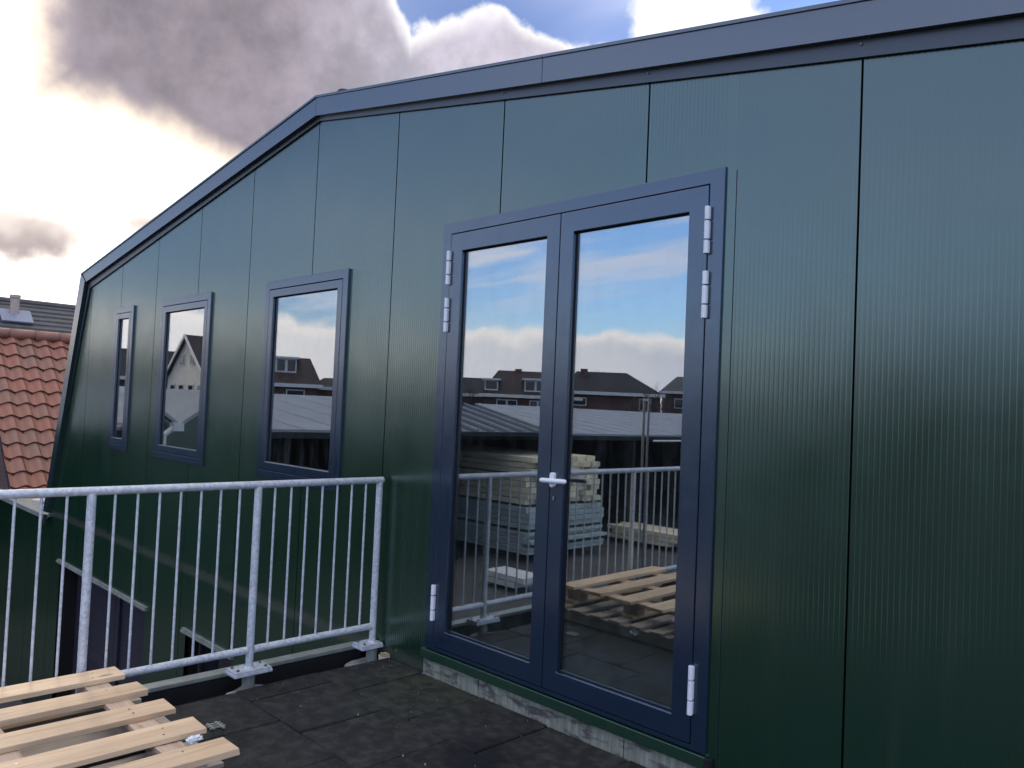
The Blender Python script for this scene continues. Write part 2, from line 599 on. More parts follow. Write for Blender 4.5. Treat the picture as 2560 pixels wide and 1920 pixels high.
def mat_clay():
    mt, g, b = newmat('red_clay_tile')
    info = g.new('ShaderNodeObjectInfo')
    p = wpos(g)
    n = g.noise(p, 7.0, 6.0, 0.65)
    r = info.outputs['Random']
    colr = g.mix(r, (0.30, 0.115, 0.07), (0.26, 0.12, 0.08))
    colr = g.mix(g.smooth(g.m('ADD', n, g.m('MULTIPLY', r, 0.18)), 0.5, 0.78, 0.0, 0.5), colr, (0.20, 0.125, 0.08))
    lich = g.smooth(g.noise(p, 30.0, 5.0, 0.7), 0.62, 0.72, 0.0, 0.55)
    colr = g.mix(lich, colr, (0.34, 0.30, 0.22))
    g.put(b.inputs['Base Color'], colr)
    b.inputs['Roughness'].default_value = 0.62
    g.put(b.inputs['Normal'], g.bump(n, 0.3, 0.01))
    return mt


def mat_brick(name, a, bcol, mortar, sx=1.0):
    mt, g, b = newmat(name)
    t = g.new('ShaderNodeTexCoord')
    sp = g.new('ShaderNodeSeparateXYZ')
    g.put(sp.inputs[0], wpos(g))
    cx = g.new('ShaderNodeCombineXYZ')
    g.put(cx.inputs[0], g.m('ADD', sp.outputs[0], sp.outputs[1]))
    g.put(cx.inputs[1], sp.outputs[2])
    br = g.new('ShaderNodeTexBrick')
    g.put(br.inputs['Vector'], cx.outputs[0])
    br.inputs['Scale'].default_value = 1.0
    br.inputs['Brick Width'].default_value = 0.22
    br.inputs['Row Height'].default_value = 0.065
    br.inputs['Mortar Size'].default_value = 0.008
    br.inputs['Color1'].default_value = (*a, 1)
    br.inputs['Color2'].default_value = (*bcol, 1)
    br.inputs['Mortar'].default_value = (*mortar, 1)
    n = g.noise(wpos(g), 2.0, 5.0)
    g.put(b.inputs['Base Color'], g.mix(g.smooth(n, 0.3, 0.7, 0.0, 0.4), br.outputs[0], a))
    b.inputs['Roughness'].default_value = 0.85
    return mt


M = {}
M['green'] = mat_green()
M['green_trim'] = plain('green_trim', (0.011, 0.030, 0.034), 0.26, 0.0, 2.25, 0.08, 2.0)
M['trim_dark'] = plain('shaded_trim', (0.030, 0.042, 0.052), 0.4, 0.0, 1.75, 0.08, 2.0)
M['joint'] = plain('black_joint_seal', (0.004, 0.0045, 0.005), 0.8)
M['frame'] = mat_frame()
M['glass'] = mat_glass()
M['glass_inner'] = mat_inner_glass()
M['white'] = plain('white_coated_metal', (0.84, 0.86, 0.88), 0.35, 0.0, 1.5, 0.05, 20.0)
M['steel'] = plain('satin_steel', (0.45, 0.47, 0.48), 0.3, 0.9, 1.5, 0.05, 20.0)
M['galv'] = mat_galv()
M['bolt'] = plain('bolt_steel', (0.22, 0.22, 0.23), 0.4, 0.8)
M['pine'] = mat_wood('new_pine', (0.70, 0.52, 0.33), (0.58, 0.39, 0.225), 1)
M['pine_x'] = mat_wood('new_pine_cross', (0.66, 0.50, 0.36), (0.52, 0.36, 0.24), 0, 0.1)
M['old_wood'] = mat_wood('weathered_wood', (0.46, 0.39, 0.31), (0.32, 0.26, 0.2), 1, 0.3)
M['old_wood_x'] = mat_wood('weathered_wood_cross', (0.50, 0.43, 0.36), (0.36, 0.30, 0.25), 0, 0.3)
M['rubber'] = mat_rubber()
M['bitumen'] = plain('bitumen_felt', (0.010, 0.0105, 0.011), 0.7, 0.0, 1.45, 0.35, 7.0, 0.6, 140.0)
M['plinth'] = mat_plinth()
M['concrete'] = plain('grey_concrete', (0.26, 0.255, 0.24), 0.85, 0.0, 1.45, 0.35, 9.0, 0.5, 60.0)
M['zinc'] = plain('weathered_aluminium', (0.30, 0.32, 0.28), 0.5, 0.3, 1.5, 0.25, 8.0)
M['clay'] = mat_clay()
M['brick'] = mat_brick('purple_brown_brick', (0.105, 0.058, 0.052), (0.135, 0.075, 0.06), (0.12, 0.10, 0.09))
M['house_brick'] = mat_brick('dark_red_brick', (0.105, 0.045, 0.034), (0.135, 0.058, 0.042), (0.13, 0.10, 0.085))
M['slate'] = plain('dark_grey_roof_tile', (0.075, 0.072, 0.068), 0.62, 0.0, 1.45, 0.25, 3.0, 0.3, 30.0)
M['lead'] = plain('lead_flashing', (0.20, 0.22, 0.28), 0.5, 0.2, 1.5, 0.15, 12.0)
M['terracotta'] = plain('vent_terracotta', (0.42, 0.33, 0.27), 0.7, 0.0, 1.45, 0.15, 12.0)
M['render'] = plain('cream_render', (0.86, 0.79, 0.66), 0.85, 0.0, 1.45, 0.08, 2.0)
M['brown_roof'] = plain('brown_roof_tile', (0.042, 0.026, 0.024), 0.72, 0.0, 1.45, 0.3, 1.5, 0.4, 12.0)
M['dark_roof'] = plain('black_roof_tile', (0.021, 0.019, 0.021), 0.75, 0.0, 1.45, 0.3, 1.5, 0.4, 12.0)
M['paint_white'] = plain('white_paint', (0.66, 0.66, 0.64), 0.5, 0.0, 1.5, 0.08, 3.0)
M['dark_glass'] = plain('dark_window_glass', (0.02, 0.024, 0.03), 0.06, 0.0, 1.6, 0.1, 2.0)
M['shed_roof'] = plain('pale_sheet_metal', (0.31, 0.32, 0.33), 0.55, 0.15, 1.5, 0.12, 0.8)
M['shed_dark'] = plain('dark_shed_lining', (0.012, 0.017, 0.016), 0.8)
M['polycarb'] = plain('grey_glazing_sheet', (0.045, 0.06, 0.085), 0.3, 0.0, 1.5, 0.2, 1.2)
M['asphalt'] = plain('yard_asphalt', (0.07, 0.068, 0.064), 0.75, 0.0, 1.45, 0.3, 0.6, 0.5, 30.0)
M['timber'] = mat_wood('stacked_timber', (0.85, 0.75, 0.52), (0.72, 0.6, 0.4), 0, 0.0)
M['panel_stack'] = plain('grey_green_sheets', (0.40, 0.46, 0.43), 0.6, 0.0, 1.5, 0.2, 2.0)
M['bark'] = plain('bark', (0.055, 0.045, 0.038), 0.9, 0.0, 1.45, 0.3, 6.0)
M['door_low'] = plain('aubergine_door_paint', (0.036, 0.033, 0.047), 0.38, 0.0, 1.5, 0.15, 4.0)
M['plastic'] = plain('crumpled_plastic', (0.66, 0.68, 0.72), 0.3, 0.0, 1.45, 0.1, 20.0)
M['speck'] = plain('cement_crumb', (0.26, 0.25, 0.23), 0.9, 0.0, 1.45, 0.3, 40.0)
M['floor_in'] = plain('interior_screed', (0.5, 0.52, 0.52), 0.5, 0.0, 1.5, 0.2, 3.0)
M['wall_in'] = plain('interior_lining', (0.06, 0.06, 0.06), 0.8, 0.0, 1.45, 0.1, 2.0)

FLOOR = -0.015
YARD = -2.62

# ================================================================== ground
g0 = MB()
g0.quad((-900, -900, YARD), (900, -900, YARD), (900, 900, YARD), (-900, 900, YARD))
o = g0.build('ground', M['asphalt'])
o['kind'] = 'structure'
o['label'] = 'dark asphalt yard below the roof terrace'

# ================================================================== terrace
tb = MB()
tb.box(-3.12, 6.0, -7.0, -0.012, YARD - 0.2, -0.125)
terrace = tb.build('terrace', M['bitumen'])
terrace['kind'] = 'structure'
terrace['label'] = 'black roof terrace laid with rubber tiles'
reg(terrace)
kb = MB()
kb.box(-3.22, -3.122, -7.0, -0.02, -0.6, -0.030)
kb.build('upstand', M['bitumen'], terrace)
kb = MB()
kb.box(-3.20, -3.115, -7.0, -0.018, -0.028, -0.004)
kerb = kb.build('edge_trim', M['zinc'], terrace, bevel=0.004)

# rubber tiles in staggered rows; each tile its own object, four shared meshes
P = 0.505
tile_meshes = []
for k in range(4):
    t = MB()
    h = P / 2 - 0.005
    zt = [FLOOR - 0.003 + random.uniform(-0.004, 0.003) for _ in range(4)]
    n = 6
    cor = [(-h, -h), (h, -h), (h, h), (-h, h)]
    e = 0.006
    ic = [(-h + e, -h + e), (h - e, -h + e), (h - e, h - e), (-h + e, h - e)]
    lo = [(x, y, -0.06) for x, y in cor]
    mid = [(cor[i][0], cor[i][1], zt[i] - 0.007) for i in range(4)]
    hi = [(ic[i][0], ic[i][1], zt[i]) for i in range(4)]
    t.quad(*hi)
    for i in range(4):
        j = (i + 1) % 4
        t.quad(lo[i], lo[j], mid[j], mid[i])
        t.quad(mid[i], mid[j], hi[j], hi[i])
    t.quad(*reversed(lo))
    tile_meshes.append(t.mesh('tile', M['rubber']))
half = None
row_off = [-2.48, -2.16, -2.345, -2.20, -2.41, -2.15, -2.33, -2.25, -2.4]
for r in range(9):
    LE = -2.845 + random.uniform(-0.02, 0.02)          # the row is cut off along the gutter
    x = row_off[r] - P / 2
    while x - P / 2 > LE:
        x -= P
    while x + P / 2 < LE + 0.06:
        x += P
    first = True
    while x < 3.2:
        a, b_ = x - P / 2, x + P / 2
        sx_ = 1.0
        if a < LE:
            a = LE
            sx_ = (b_ - a - 0.004) / P
        tl = place('tile', tile_meshes[random.randrange(4)], terrace, 0,
                   ((a + b_) / 2, -0.006 - P / 2 - r * 0.5005, random.uniform(-0.003, 0.002)),
                   (0, 0, (random.choice([0, 2]) if sx_ < 1 else random.choice([0, 1, 2, 3])) * math.pi / 2 + random.uniform(-0.006, 0.006)))
        tl.scale = (sx_, 1, 1)
        x += P

# ================================================================== green building
B = empty('green_building', (-4.0, 0, YARD))
tag(B, 'dark green metal-clad building with low gable, glazed double door and three windows', 'building')

XR, ZR, SL = -3.985, 3.66, 0.160

def wall_top(x):
    """top of the cladding"""
    if x < -9.07:
        q = 2.85 - (-9.07 - x) * (2.85 - 0.64) / 0.88
        return max(q, -0.07)
    if x > 1.10:
        return max(2.85 - (x - 1.10) * 2.51, -0.07)
    return ZR - SL * abs(x - XR)

def wall_bot(x):
    return YARD if x < -3.125 else -0.03

# openings: x0,x1,z0,z1
OP = [(-2.43, -0.59, -0.2, 2.63), (-4.63, -3.52, 0.98, 2.46), (-6.78, -5.71, 0.98, 2.46), (-8.09, -7.59, 0.98, 2.46),
      (-9.60, -6.81, YARD - 0.1, -0.56), (-5.86, -4.95, -1.6, -0.56)]
RIB = 0.0208
PROF = [(0.0, 0.0), (0.50, 0.0), (0.62, 0.00065), (0.86, 0.00065)]

def make_panel(x0, x1):
    xs = []
    nr = round((x1 - x0) / RIB)
    pw = (x1 - x0) / nr
    for k in range(nr):
        for a, d in PROF:
            x = x0 + (k + a) * pw
            flat = (-0.585 < x < -0.527)
            xs.append((x, 0.0 if flat else d))
    xs.append((x1, 0.0))
    extra = [e for q in OP for e in q[:2]] + [-9.07, -9.95, -10.2327, 1.10, 2.262, XR, -3.125]
    for e in extra:
        if x0 + 1e-4 < e < x1 - 1e-4:
            for i in range(len(xs) - 1):
                if xs[i][0] < e < xs[i + 1][0]:
                    f = (e - xs[i][0]) / (xs[i + 1][0] - xs[i][0])
                    xs.insert(i + 1, (e, xs[i][1] + f * (xs[i + 1][1] - xs[i][1])))
                    break
    mb = MB()
    DP = 0.05
    def ivs(xa, xb):
        xm = (xa + xb) / 2
        z0 = wall_bot(xm)
        segs = [(z0, None)]
        cuts = [(q[2], q[3]) for q in OP if q[0] - 1e-5 <= xm <= q[1] + 1e-5]
        res = []
        lo = z0
        for c0, c1 in sorted(cuts):
            if c0 > lo + 0.01:
                res.append((lo, c0))
            lo = c1
        res.append((lo, None))
        return res
    for i in range(len(xs) - 1):
        (xa, ya), (xb, yb) = xs[i], xs[i + 1]
        for lo, hi in ivs(xa, xb):
            ha = wall_top(xa) if hi is None else hi
            hb = wall_top(xb) if hi is None else hi
            if max(ha, hb) <= lo + 0.005:
                continue
            mb.quad((xa, ya, lo), (xb, yb, lo), (xb, yb, max(hb, lo + 0.001)), (xa, ya, max(ha, lo + 0.001)))
    # folded edges of the panel into the joint
    for (x, y), sgn in ((xs[0], 1), (xs[-1], -1)):
        for lo, hi in ivs(x + sgn * 1e-3, x + sgn * 2e-3):
            hh = wall_top(x) if hi is None else hi
            if hh > lo:
                mb.quad((x, y, lo), (x + sgn * 0.004, DP, lo), (x + sgn * 0.004, DP, hh), (x, y, hh))
    me = bpy.data.meshes.new('panel')
    me.from_pydata(mb.v, [], mb.f)
    me.update()
    bm = bmesh.new()
    bm.from_mesh(me)
    bmesh.ops.remove_doubles(bm, verts=bm.verts, dist=1e-5)
    bm.to_mesh(me)
    bm.free()
    me.materials.append(M['green'])
    return me

J = 0.0045
for k in range(-14, 3):
    x0, x1 = k - 1 + J, k - J
    if k == 2:
        x0, x1 = 1 + J, 2.26
    if x1 < -14.6:
        continue
    place('panel', make_panel(x0, x1), B)

# dark sealing wall behind the joints, with the same openings
def backing():
    mb = MB()
    xs = sorted(set([-15.0, -10.2327, -9.95, -9.07, XR, 1.10, 2.262, -3.125] + [e for q in OP for e in q[:2]]))
    for a, b_ in zip(xs[:-1], xs[1:]):
        xm = (a + b_) / 2
        lo = wall_bot(xm) - 0.02
        cuts = sorted((q[2], q[3]) for q in OP if q[0] <= xm <= q[1])
        segs = []
        for c0, c1 in cuts:
            if c0 > lo:
                segs.append((lo, c0, lo, c0))
            lo = c1
        e = 1e-4
        segs.append((lo, wall_top(a + e) - 0.004, lo, wall_top(b_ - e) - 0.004))
        for z0, za, z1, zb in segs:
            mb.prism([(a, 0.052, z0), (b_, 0.052, z1), (b_, 0.052, zb), (a, 0.052, za)], (0, 0.08, 0))
    return mb
backing().build('core_wall', M['joint'], B)

# fascia: folded verge trim, in pieces
FT, FH = 3.823, 0.146          # top of the fascia at the ridge, its height
def f_top(x):
    return FT - 0.1585 * abs(x - XR)

def fascia_piece(xa, xb, name='fascia'):
    mb = MB()
    y0 = -0.050
    za, zb = f_top(xa), f_top(xb)
    # front, top return, bottom return and lip
    mb.prism([(xa, y0, za - FH), (xb, y0, zb - FH), (xb, y0, zb), (xa, y0, za)], (0, 0.22, 0))
    mb.prism([(xa, y0 - 0.008, za - 0.012), (xb, y0 - 0.008, zb - 0.012), (xb, y0 - 0.008, zb + 0.004), (xa, y0 - 0.008, za + 0.004)], (0, 0.007, 0))
    return mb.build(name, M['green_trim'], B)
fascia_piece(XR + 0.0015, -1.672)
fascia_piece(-1.668, 1.30)
fascia_piece(-9.273, XR - 0.0015)
def slope_piece(pts, nm='fascia'):
    mb = MB()
    mb.prism([(x, -0.06, z) for x, z in pts], (0, 0.22, 0))
    mb.build(nm, M['green_trim'], B)
slope_piece([(-9.2735, 2.985), (-9.277, 2.975), (-10.23, 0.0), (-10.07, 0.0), (-9.115, 2.862), (-9.105, 2.872)])
slope_piece([(1.304, 2.985), (2.26, 0.0), (2.11, 0.0), (1.15, 2.86)])
# thin J-profile closing the cladding under the fascia
jp = MB()
for xa, xb in ((-9.09, XR), (XR, 1.12)):
    za, zb = wall_top(xa + 1e-3), wall_top(xb - 1e-3)
    fa, fb = f_top(xa) - FH, f_top(xb) - FH
    jp.prism([(xa, -0.016, za - 0.014), (xb, -0.016, zb - 0.014), (xb, -0.016, max(zb, fb) + 0.006), (xa, -0.016, max(za, fa) + 0.006)], (0, 0.012, 0))
jp.build('closing_profile', M['trim_dark'], B)
js = MB()
js.prism([(-9.03, -0.02, 2.83), (-9.98, -0.02, 0.45), (-10.03, -0.02, 0.45), (-9.08, -0.02, 2.85)], (0, 0.016, 0))
js.build('closing_profile', M['trim_dark'], B)

# rivets under the fascia at the joints
for k in range(-8, 1):
    z = wall_top(k) + 0.010
    rv = MB()
    rv.tube((k, -0.018, z - 0.006), (k, -0.024, z - 0.006), 0.004, 8)
    rv.build('rivet', M['zinc'], B)

# roof, mansard sides, back wall, interior
rf = MB()
for xa, za, xb, zb in ((-9.24, 2.985, XR, 3.812), (XR, 3.812, 1.27, 2.975), (-10.2, 0.0, -9.245, 2.975), (1.275, 2.965, 2.23, 0.0)):
    rf.prism([(xa, 0.0, za - 0.02), (xb, 0.0, zb - 0.02), (xb, 0.0, zb - 0.12), (xa, 0.0, za - 0.12)], (0, 13.0, 0)) if False else \
        rf.prism([(xa, 0.165, za - 0.02), (xb, 0.165, zb - 0.02), (xb, 0.165, zb - 0.12), (xa, 0.165, za - 0.12)], (0, 12.8, 0))
rf.build('roof', M['green_trim'], B)
bk = MB()
bk.box(-10.1, 2.1, 7.0, 7.1, 0.0, 3.6)
bk.build('interior_wall', M['wall_in'], B)
fl = MB()
fl.box(-10.1, 2.1, 0.14, 7.0, -0.02, 0.07)
fl.build('interior_floor', M['floor_in'], B)
lv = MB()
lv.box(-10.2, -3.0, 0.6, 6.0, -2.6, -2.55)
lv.build('ground_floor', M['floor_in'], B)
# small vent behind the ridge
vb = MB()
vb.tube((-4.17, 0.3, 3.5), (-4.17, 0.3, 3.98), 0.075, 14)
vb.tube((-4.17, 0.3, 3.95), (-4.17, 0.3, 4.02), 0.10, 14, 0.05)
vb.build('roof_vent', M['joint'], B)

# flashing strip between the door and the ribbed panel
fs = MB()
fs.box(-0.5265, -0.5235, -0.004, 0.004, -0.02, 2.64)
fs.build('flashing_edge', M['green_trim'], B)
# the cap of the lower wing wall at the far end
cp = MB()
cp.box(-15.0, -10.12, -0.035, 0.22, -0.066, -0.045)
cp.box(-15.0, -10.12, -0.05, -0.035, -0.10, -0.045)
cp.build('wall_cap', M['zinc'], B)
# small end block where the cap meets the mansard edge
ce = MB()
ce.box(-10.16, -10.08, -0.075, -0.052, -0.16, -0.03)
ce.build('cap_end', M['joint'], B)


# ---- glazed door and windows ------------------------------------------------
def ring(mb, x0, x1, z0, z1, wl, wr, wt, wb, y0, y1):
    """rectangular frame in one piece, front at y0"""
    o_ = [(x0, z0), (x1, z0), (x1, z1), (x0, z1)]
    i_ = [(x0 + wl, z0 + wb), (x1 - wr, z0 + wb), (x1 - wr, z1 - wt), (x0 + wl, z1 - wt)]
    b0 = len(mb.v)
    for y in (y0, y1):
        mb.v += [(p[0], y, p[1]) for p in o_] + [(p[0], y, p[1]) for p in i_]
    for k in range(4):
        j = (k + 1) % 4
        mb.f.append((b0 + k, b0 + j, b0 + 4 + j, b0 + 4 + k))
        mb.f.append((b0 + 8 + j, b0 + 8 + k, b0 + 12 + k, b0 + 12 + j))
        mb.f.append((b0 + j, b0 + k, b0 + 8 + k, b0 + 8 + j))
        mb.f.append((b0 + 4 + k, b0 + 4 + j, b0 + 12 + j, b0 + 12 + k))

def gasket(mb, x0, x1, z0, z1, y, w=0.006):
    ring(mb, x0, x1, z0, z1, w, w, w, w, y, y + 0.006)

door = empty('glazed_double_door', (-1.51, 0, 0.12), B)
DY = -0.012
mb = MB()
ring(mb, -2.478, -0.573, 0.132, 2.662, 0.076, 0.074, 0.066, 0.02, DY, 0.10)
mb.build('frame', M['frame'], door, bevel=0.003)
# dark weather seal behind the gaps
mb = MB()
ring(mb, -2.42, -0.63, 0.14, 2.606, 0.05, 0.05, 0.05, 0.05, 0.012, 0.04)
mb.box(-1.541, -1.506, 0.011, 0.04, 0.16, 2.58)
mb.build('weather_seal', M['joint'], door)
LEAF = ((-2.3985, -1.5262, -2.296, -1.617), (-1.5216, -0.6505, -1.431, -0.748))
for i, (a, b_, ga, gb) in enumerate(LEAF):
    mb = MB()
    ring(mb, a, b_, 0.156, 2.592, ga - a, b_ - gb, 2.592 - 2.485, 0.256 - 0.156, DY - 0.002, 0.06)
    lf = mb.build('leaf', M['frame'], door, bevel=0.003)
    mb = MB()
    gasket(mb, ga - 0.001, gb + 0.001, 0.255, 2.486, 0.009, 0.006)
    mb.build('glazing_gasket', M['joint'], door)
    mb = MB()
    mb.box(ga - 0.01, gb + 0.01, 0.013, 0.017, 0.246, 2.495)
    pn = mb.build('pane', M['glass'], door)
    mb = MB()
    mb.quad((ga - 0.01, 0.0345, 0.246), (gb + 0.01, 0.0335, 0.246), (gb + 0.01, 0.0340, 2.495), (ga - 0.01, 0.0335, 2.495))
    mb.build('inner_pane', M['glass_inner'], door)
# white three-knuckle hinges
for x, zz in ((-0.646, ((2.285, 2.494), (2.000, 2.207), (0.284, 0.492))), (-2.402, ((2.290, 2.492), (2.008, 2.210), (0.305, 0.512)))):
    for z0, z1 in zz:
        mb = MB()
        L = z1 - z0
        cuts = [(0.0, 0.278), (0.305, 0.690), (0.717, 1.0)]
        for c0, c1 in cuts:
            mb.tube((x, DY - 0.014, z0 + c0 * L), (x, DY - 0.014, z0 + c1 * L), 0.0125, 16)
            mb.box(x - 0.010, x + 0.010, DY - 0.012, DY - 0.0005, z0 + c0 * L + 0.002, z0 + c1 * L - 0.002)
        mb.build('hinge', M['white'], door, bevel=0.0015)
# outside handle: oval rose and a straight white lever
def oval(mb, cx, cz, w, h, y0, y1, n=20):
    pts = []
    r = w / 2
    for k in range(n):
        q = 2 * math.pi * k / n
        pts.append((cx + r * math.cos(q), y0, cz + r * math.sin(q) + (h / 2 - r) * (1 if math.sin(q) >= 0 else -1)))
    mb.prism(pts, (0, y1 - y0, 0))
mb = MB()
HX, HZ = -1.487, 1.214
oval(mb, HX - 0.009, HZ, 0.030, 0.076, DY - 0.002, DY - 0.022)
mb.tube((HX, DY - 0.02, HZ), (HX, DY - 0.055, HZ), 0.010, 14)
mb.tube((HX - 0.048, DY - 0.055, HZ - 0.003), (HX + 0.11, DY - 0.055, HZ + 0.002), 0.0125, 16)
for s, dx_ in ((-1, -0.048), (1, 0.11)):
    mb.tube((HX + dx_, DY - 0.055, HZ + (-0.003 if s < 0 else 0.002)), (HX + dx_ + s * 0.009, DY - 0.055, HZ), 0.0125, 16, 0.006)
hd = mb.build('handle', M['white'], door, bevel=0.002)
mb = MB()
oval(mb, -1.492, 1.121, 0.017, 0.033, DY - 0.002, DY - 0.006, 16)
mb.build('lock_rose', M['frame'], door)
mb = MB()
oval(mb, -1.4905, 1.121, 0.009, 0.022, DY - 0.006, DY - 0.009, 12)
mb.build('lock_cylinder', M['steel'], door)
# inside lever seen through the pane
mb = MB()
mb.tube((-1.485, 0.06, 1.222), (-1.485, 0.115, 1.222), 0.01, 12)
mb.tube((-1.495, 0.115, 1.223), (-1.35, 0.115, 1.218), 0.0115, 14)
mb.build('inside_handle', M['steel'], door)
# sill under the door and the stained plinth below it
mb = MB()
mb.prism([(-2.494, -0.030, 0.076), (-2.494, -0.024, 0.126), (-2.494, 0.05, 0.131), (-2.494, 0.05, 0.076)], (1.925, 0, 0))
mb.build('sill', M['green'], door, bevel=0.002)
mb = MB()
mb.box(-0.568, -0.540, -0.03, -0.003, -0.02, 0.122)
mb.build('sill_end', M['joint'], door)
for xa, xb in ((-2.49, -2.008), (-2.002, -1.008), (-1.002, -0.568)):
    mb = MB()
    mb.box(xa, xb, -0.004, 0.05, -0.06, 0.075)
    mb.build('plinth_block', M['plinth'], B, bevel=0.003)

def window(x0, x1):
    w = empty('window', ((x0 + x1) / 2, 0, 0.95), B)
    y = -0.02
    z0, z1 = 0.945, 2.495
    c, s = 0.062, 0.060
    mb = MB()
    ring(mb, x0, x1, z0, z1, c, c, 0.066, c, y, 0.07)
    mb.build('frame', M['frame'], w, bevel=0.003)
    mb = MB()
    ring(mb, x0 + c - 0.01, x1 - c + 0.01, z0 + c - 0.01, z1 - 0.056, 0.03, 0.03, 0.03, 0.03, 0.006, 0.03)
    mb.build('weather_seal', M['joint'], w)
    a, b_, d, e = x0 + c + 0.004, x1 - c - 0.004, z0 + c + 0.004, z1 - 0.07
    mb = MB()
    ring(mb, a, b_, d, e, s, s, s, s, y - 0.001, 0.06)
    mb.build('sash', M['frame'], w, bevel=0.003)
    mb = MB()
    gasket(mb, a + s - 0.001, b_ - s + 0.001, d + s - 0.001, e - s + 0.001, -0.001, 0.006)
    mb.build('glazing_gasket', M['joint'], w)
    mb = MB()
    mb.box(a + s - 0.008, b_ - s + 0.008, 0.004, 0.008, d + s - 0.008, e - s + 0.008)
    mb.build('pane', M['glass'], w)
    mb = MB()
    mb.box(a + s, b_ - s, -0.019, 0.002, d + s - 0.004, d + s + 0.003)
    mb.build('glazing_bead', M['zinc'], w)
    return w
window(-4.662, -3.486)
window(-6.812, -5.674)
window(-8.122, -7.557)

# ---- lower storey: recessed double door and a second opening ---------------------
ld = empty('recessed_double_door', (-8.2, 0.3, YARD), B)
mb = MB()
mb.prism([(-9.6, 0.131, YARD), (-9.6, 0.42, YARD), (-9.6, 0.42, -0.56), (-9.6, 0.131, -0.56)], (-0.04, 0, 0))
mb.prism([(-6.81, 0.131, YARD), (-6.81, 0.42, YARD), (-6.81, 0.42, -0.56), (-6.81, 0.131, -0.56)], (0.04, 0, 0))
mb.box(-9.64, -6.77, 0.131, 0.42, -0.56, -0.52)
mb.build('reveal', M['joint'], ld)
for a, b_ in ((-9.56, -8.21), (-8.20, -6.85)):
    mb = MB()
    mb.box(a, b_, 0.23, 0.27, YARD + 0.02, -0.565)
    ring(mb, a, b_, YARD + 0.02, -0.565, 0.11, 0.11, 0.10, 0.14, 0.200, 0.231)
    mb.box(a + 0.11, b_ - 0.11, 0.205, 0.232, -1.62, -1.50)
    mb.build('door_leaf', M['door_low'], ld, bevel=0.004)
mb = MB()
mb.box(-9.66, -6.76, -0.032, 0.0, -0.556, -0.536)
mb.box(-9.66, -6.76, -0.022, 0.0, -0.532, -0.520)
mb.build('drip_trim', M['zinc'], ld)
wl = empty('recessed_window', (-5.4, 0.2, -1.6), B)
mb = MB()
ring(mb, -5.86, -4.95, -1.6, -0.56, 0.05, 0.05, 0.05, 0.05, 0.135, 0.2)
mb.build('frame', M['door_low'], wl)
mb = MB()
mb.box(-5.81, -5.0, 0.165, 0.17, -1.55, -0.61)
mb.build('pane', M['dark_glass'], wl)
mb = MB()
mb.box(-5.90, -4.91, -0.032, 0.0, -0.556, -0.536)
mb.box(-5.90, -4.91, -0.022, 0.0, -0.532, -0.520)
mb.build('drip_trim', M['zinc'], wl)

# ================================================================== railing
RX = -2.95
rail = empty('railing', (RX, -2.5, 0.03))
tag(rail, 'galvanised steel railing with thin upright bars on the left terrace edge', 'railing')
ZT, ZB = 1.078, 0.156
YE = -0.052
YEND = -5.25
mb = MB()
mb.tube((RX, YE + 0.021, ZT), (RX, YEND, ZT), 0.0212, 16)
mb.build('top_rail', M['galv'], rail, smooth=False)
posts_y = [YE, -0.880, -1.750, -2.620, -3.490, -4.360, -5.230]
for a, b_ in zip(posts_y[:-1], posts_y[1:]):
    mb = MB()
    mb.tube((RX, a - 0.018, ZB), (RX, b_ + 0.018, ZB), 0.0205, 16)
    mb.build('bottom_rail', M['galv'], rail)
    for k in range(1, 8):
        y = a + (b_ - a) * k / 8
        mb = MB()
        mb.tube((RX, y, ZB + 0.014), (RX, y, ZT - 0.014), 0.0067, 10, None, False)
        mb.build('baluster', M['galv'], rail, smooth=True)
for i, y in enumerate(posts_y):
    mb = MB()
    mb.tube((RX, y, 0.058), (RX, y, ZT), 0.0212, 16)
    # weld bead
    mb.tube((RX, y, 0.058), (RX, y, 0.068), 0.029, 16, 0.022, False)
    po = mb.build('post', M['galv'], rail)
    reg(po)
    mb = MB()
    mb.box(RX - 0.058, RX + 0.058, y - 0.108 + (-0.0 if i == 0 else 0), y + 0.108 - (0.068 if i == 0 else 0), 0.046, 0.058)
    mb.box(RX - 0.061, RX + 0.061, y - 0.112 + (-0.0 if i == 0 else 0), y + 0.112 - (0.068 if i == 0 else 0), 0.030, 0.0455)
    mb.build('base_plate', M['galv'], po, bevel=0.0015)
    for dx_, dy_ in ((-0.036, -0.082), (0.036, -0.082), (-0.036, 0.082), (0.036, 0.082)):
        if i == 0 and dy_ > 0:
            dy_ = 0.034
        mb = MB()
        mb.tube((RX + dx_, y + dy_, 0.058), (RX + dx_, y + dy_, 0.067), 0.0085, 6)
        mb.build('bolt', M['bolt'], po)
    mb = MB()
    mb.tube((RX, y, -0.13), (RX, y, 0.034), 0.035, 14)
    mb.build('stub', M['zinc'], po)
    # mortar patch smeared round the stub
    mb = MB()
    rg = random.Random(i)
    pts = []
    for k in range(14):
        q = 2 * math.pi * k / 14
        r_ = rg.uniform(0.7, 1.15)
        pts.append((RX + 0.075 * r_ * math.cos(q), y + 0.12 * r_ * math.sin(q) - (0.06 if i == 0 else 0)))
    mb.hexa(pts, -0.124, -0.06 + rg.uniform(-0.02, 0.02))
    mb.build('mortar_pad', M['concrete'], po, bevel=0.01)

# ================================================================== pallets
def box_obj(name, mt, parent, x0, x1, y0, y1, z0, z1, twist=0.0, bev=0.002):
    mb = MB()
    mb.box(x0, x1, y0, y1, z0, z1)
    if twist:
        mb.v = [(v[0] + random.uniform(-twist, twist), v[1] + random.uniform(-twist, twist), v[2] + random.uniform(-twist, twist)) for v in mb.v]
    return mb.build(name, mt, parent, bevel=bev)

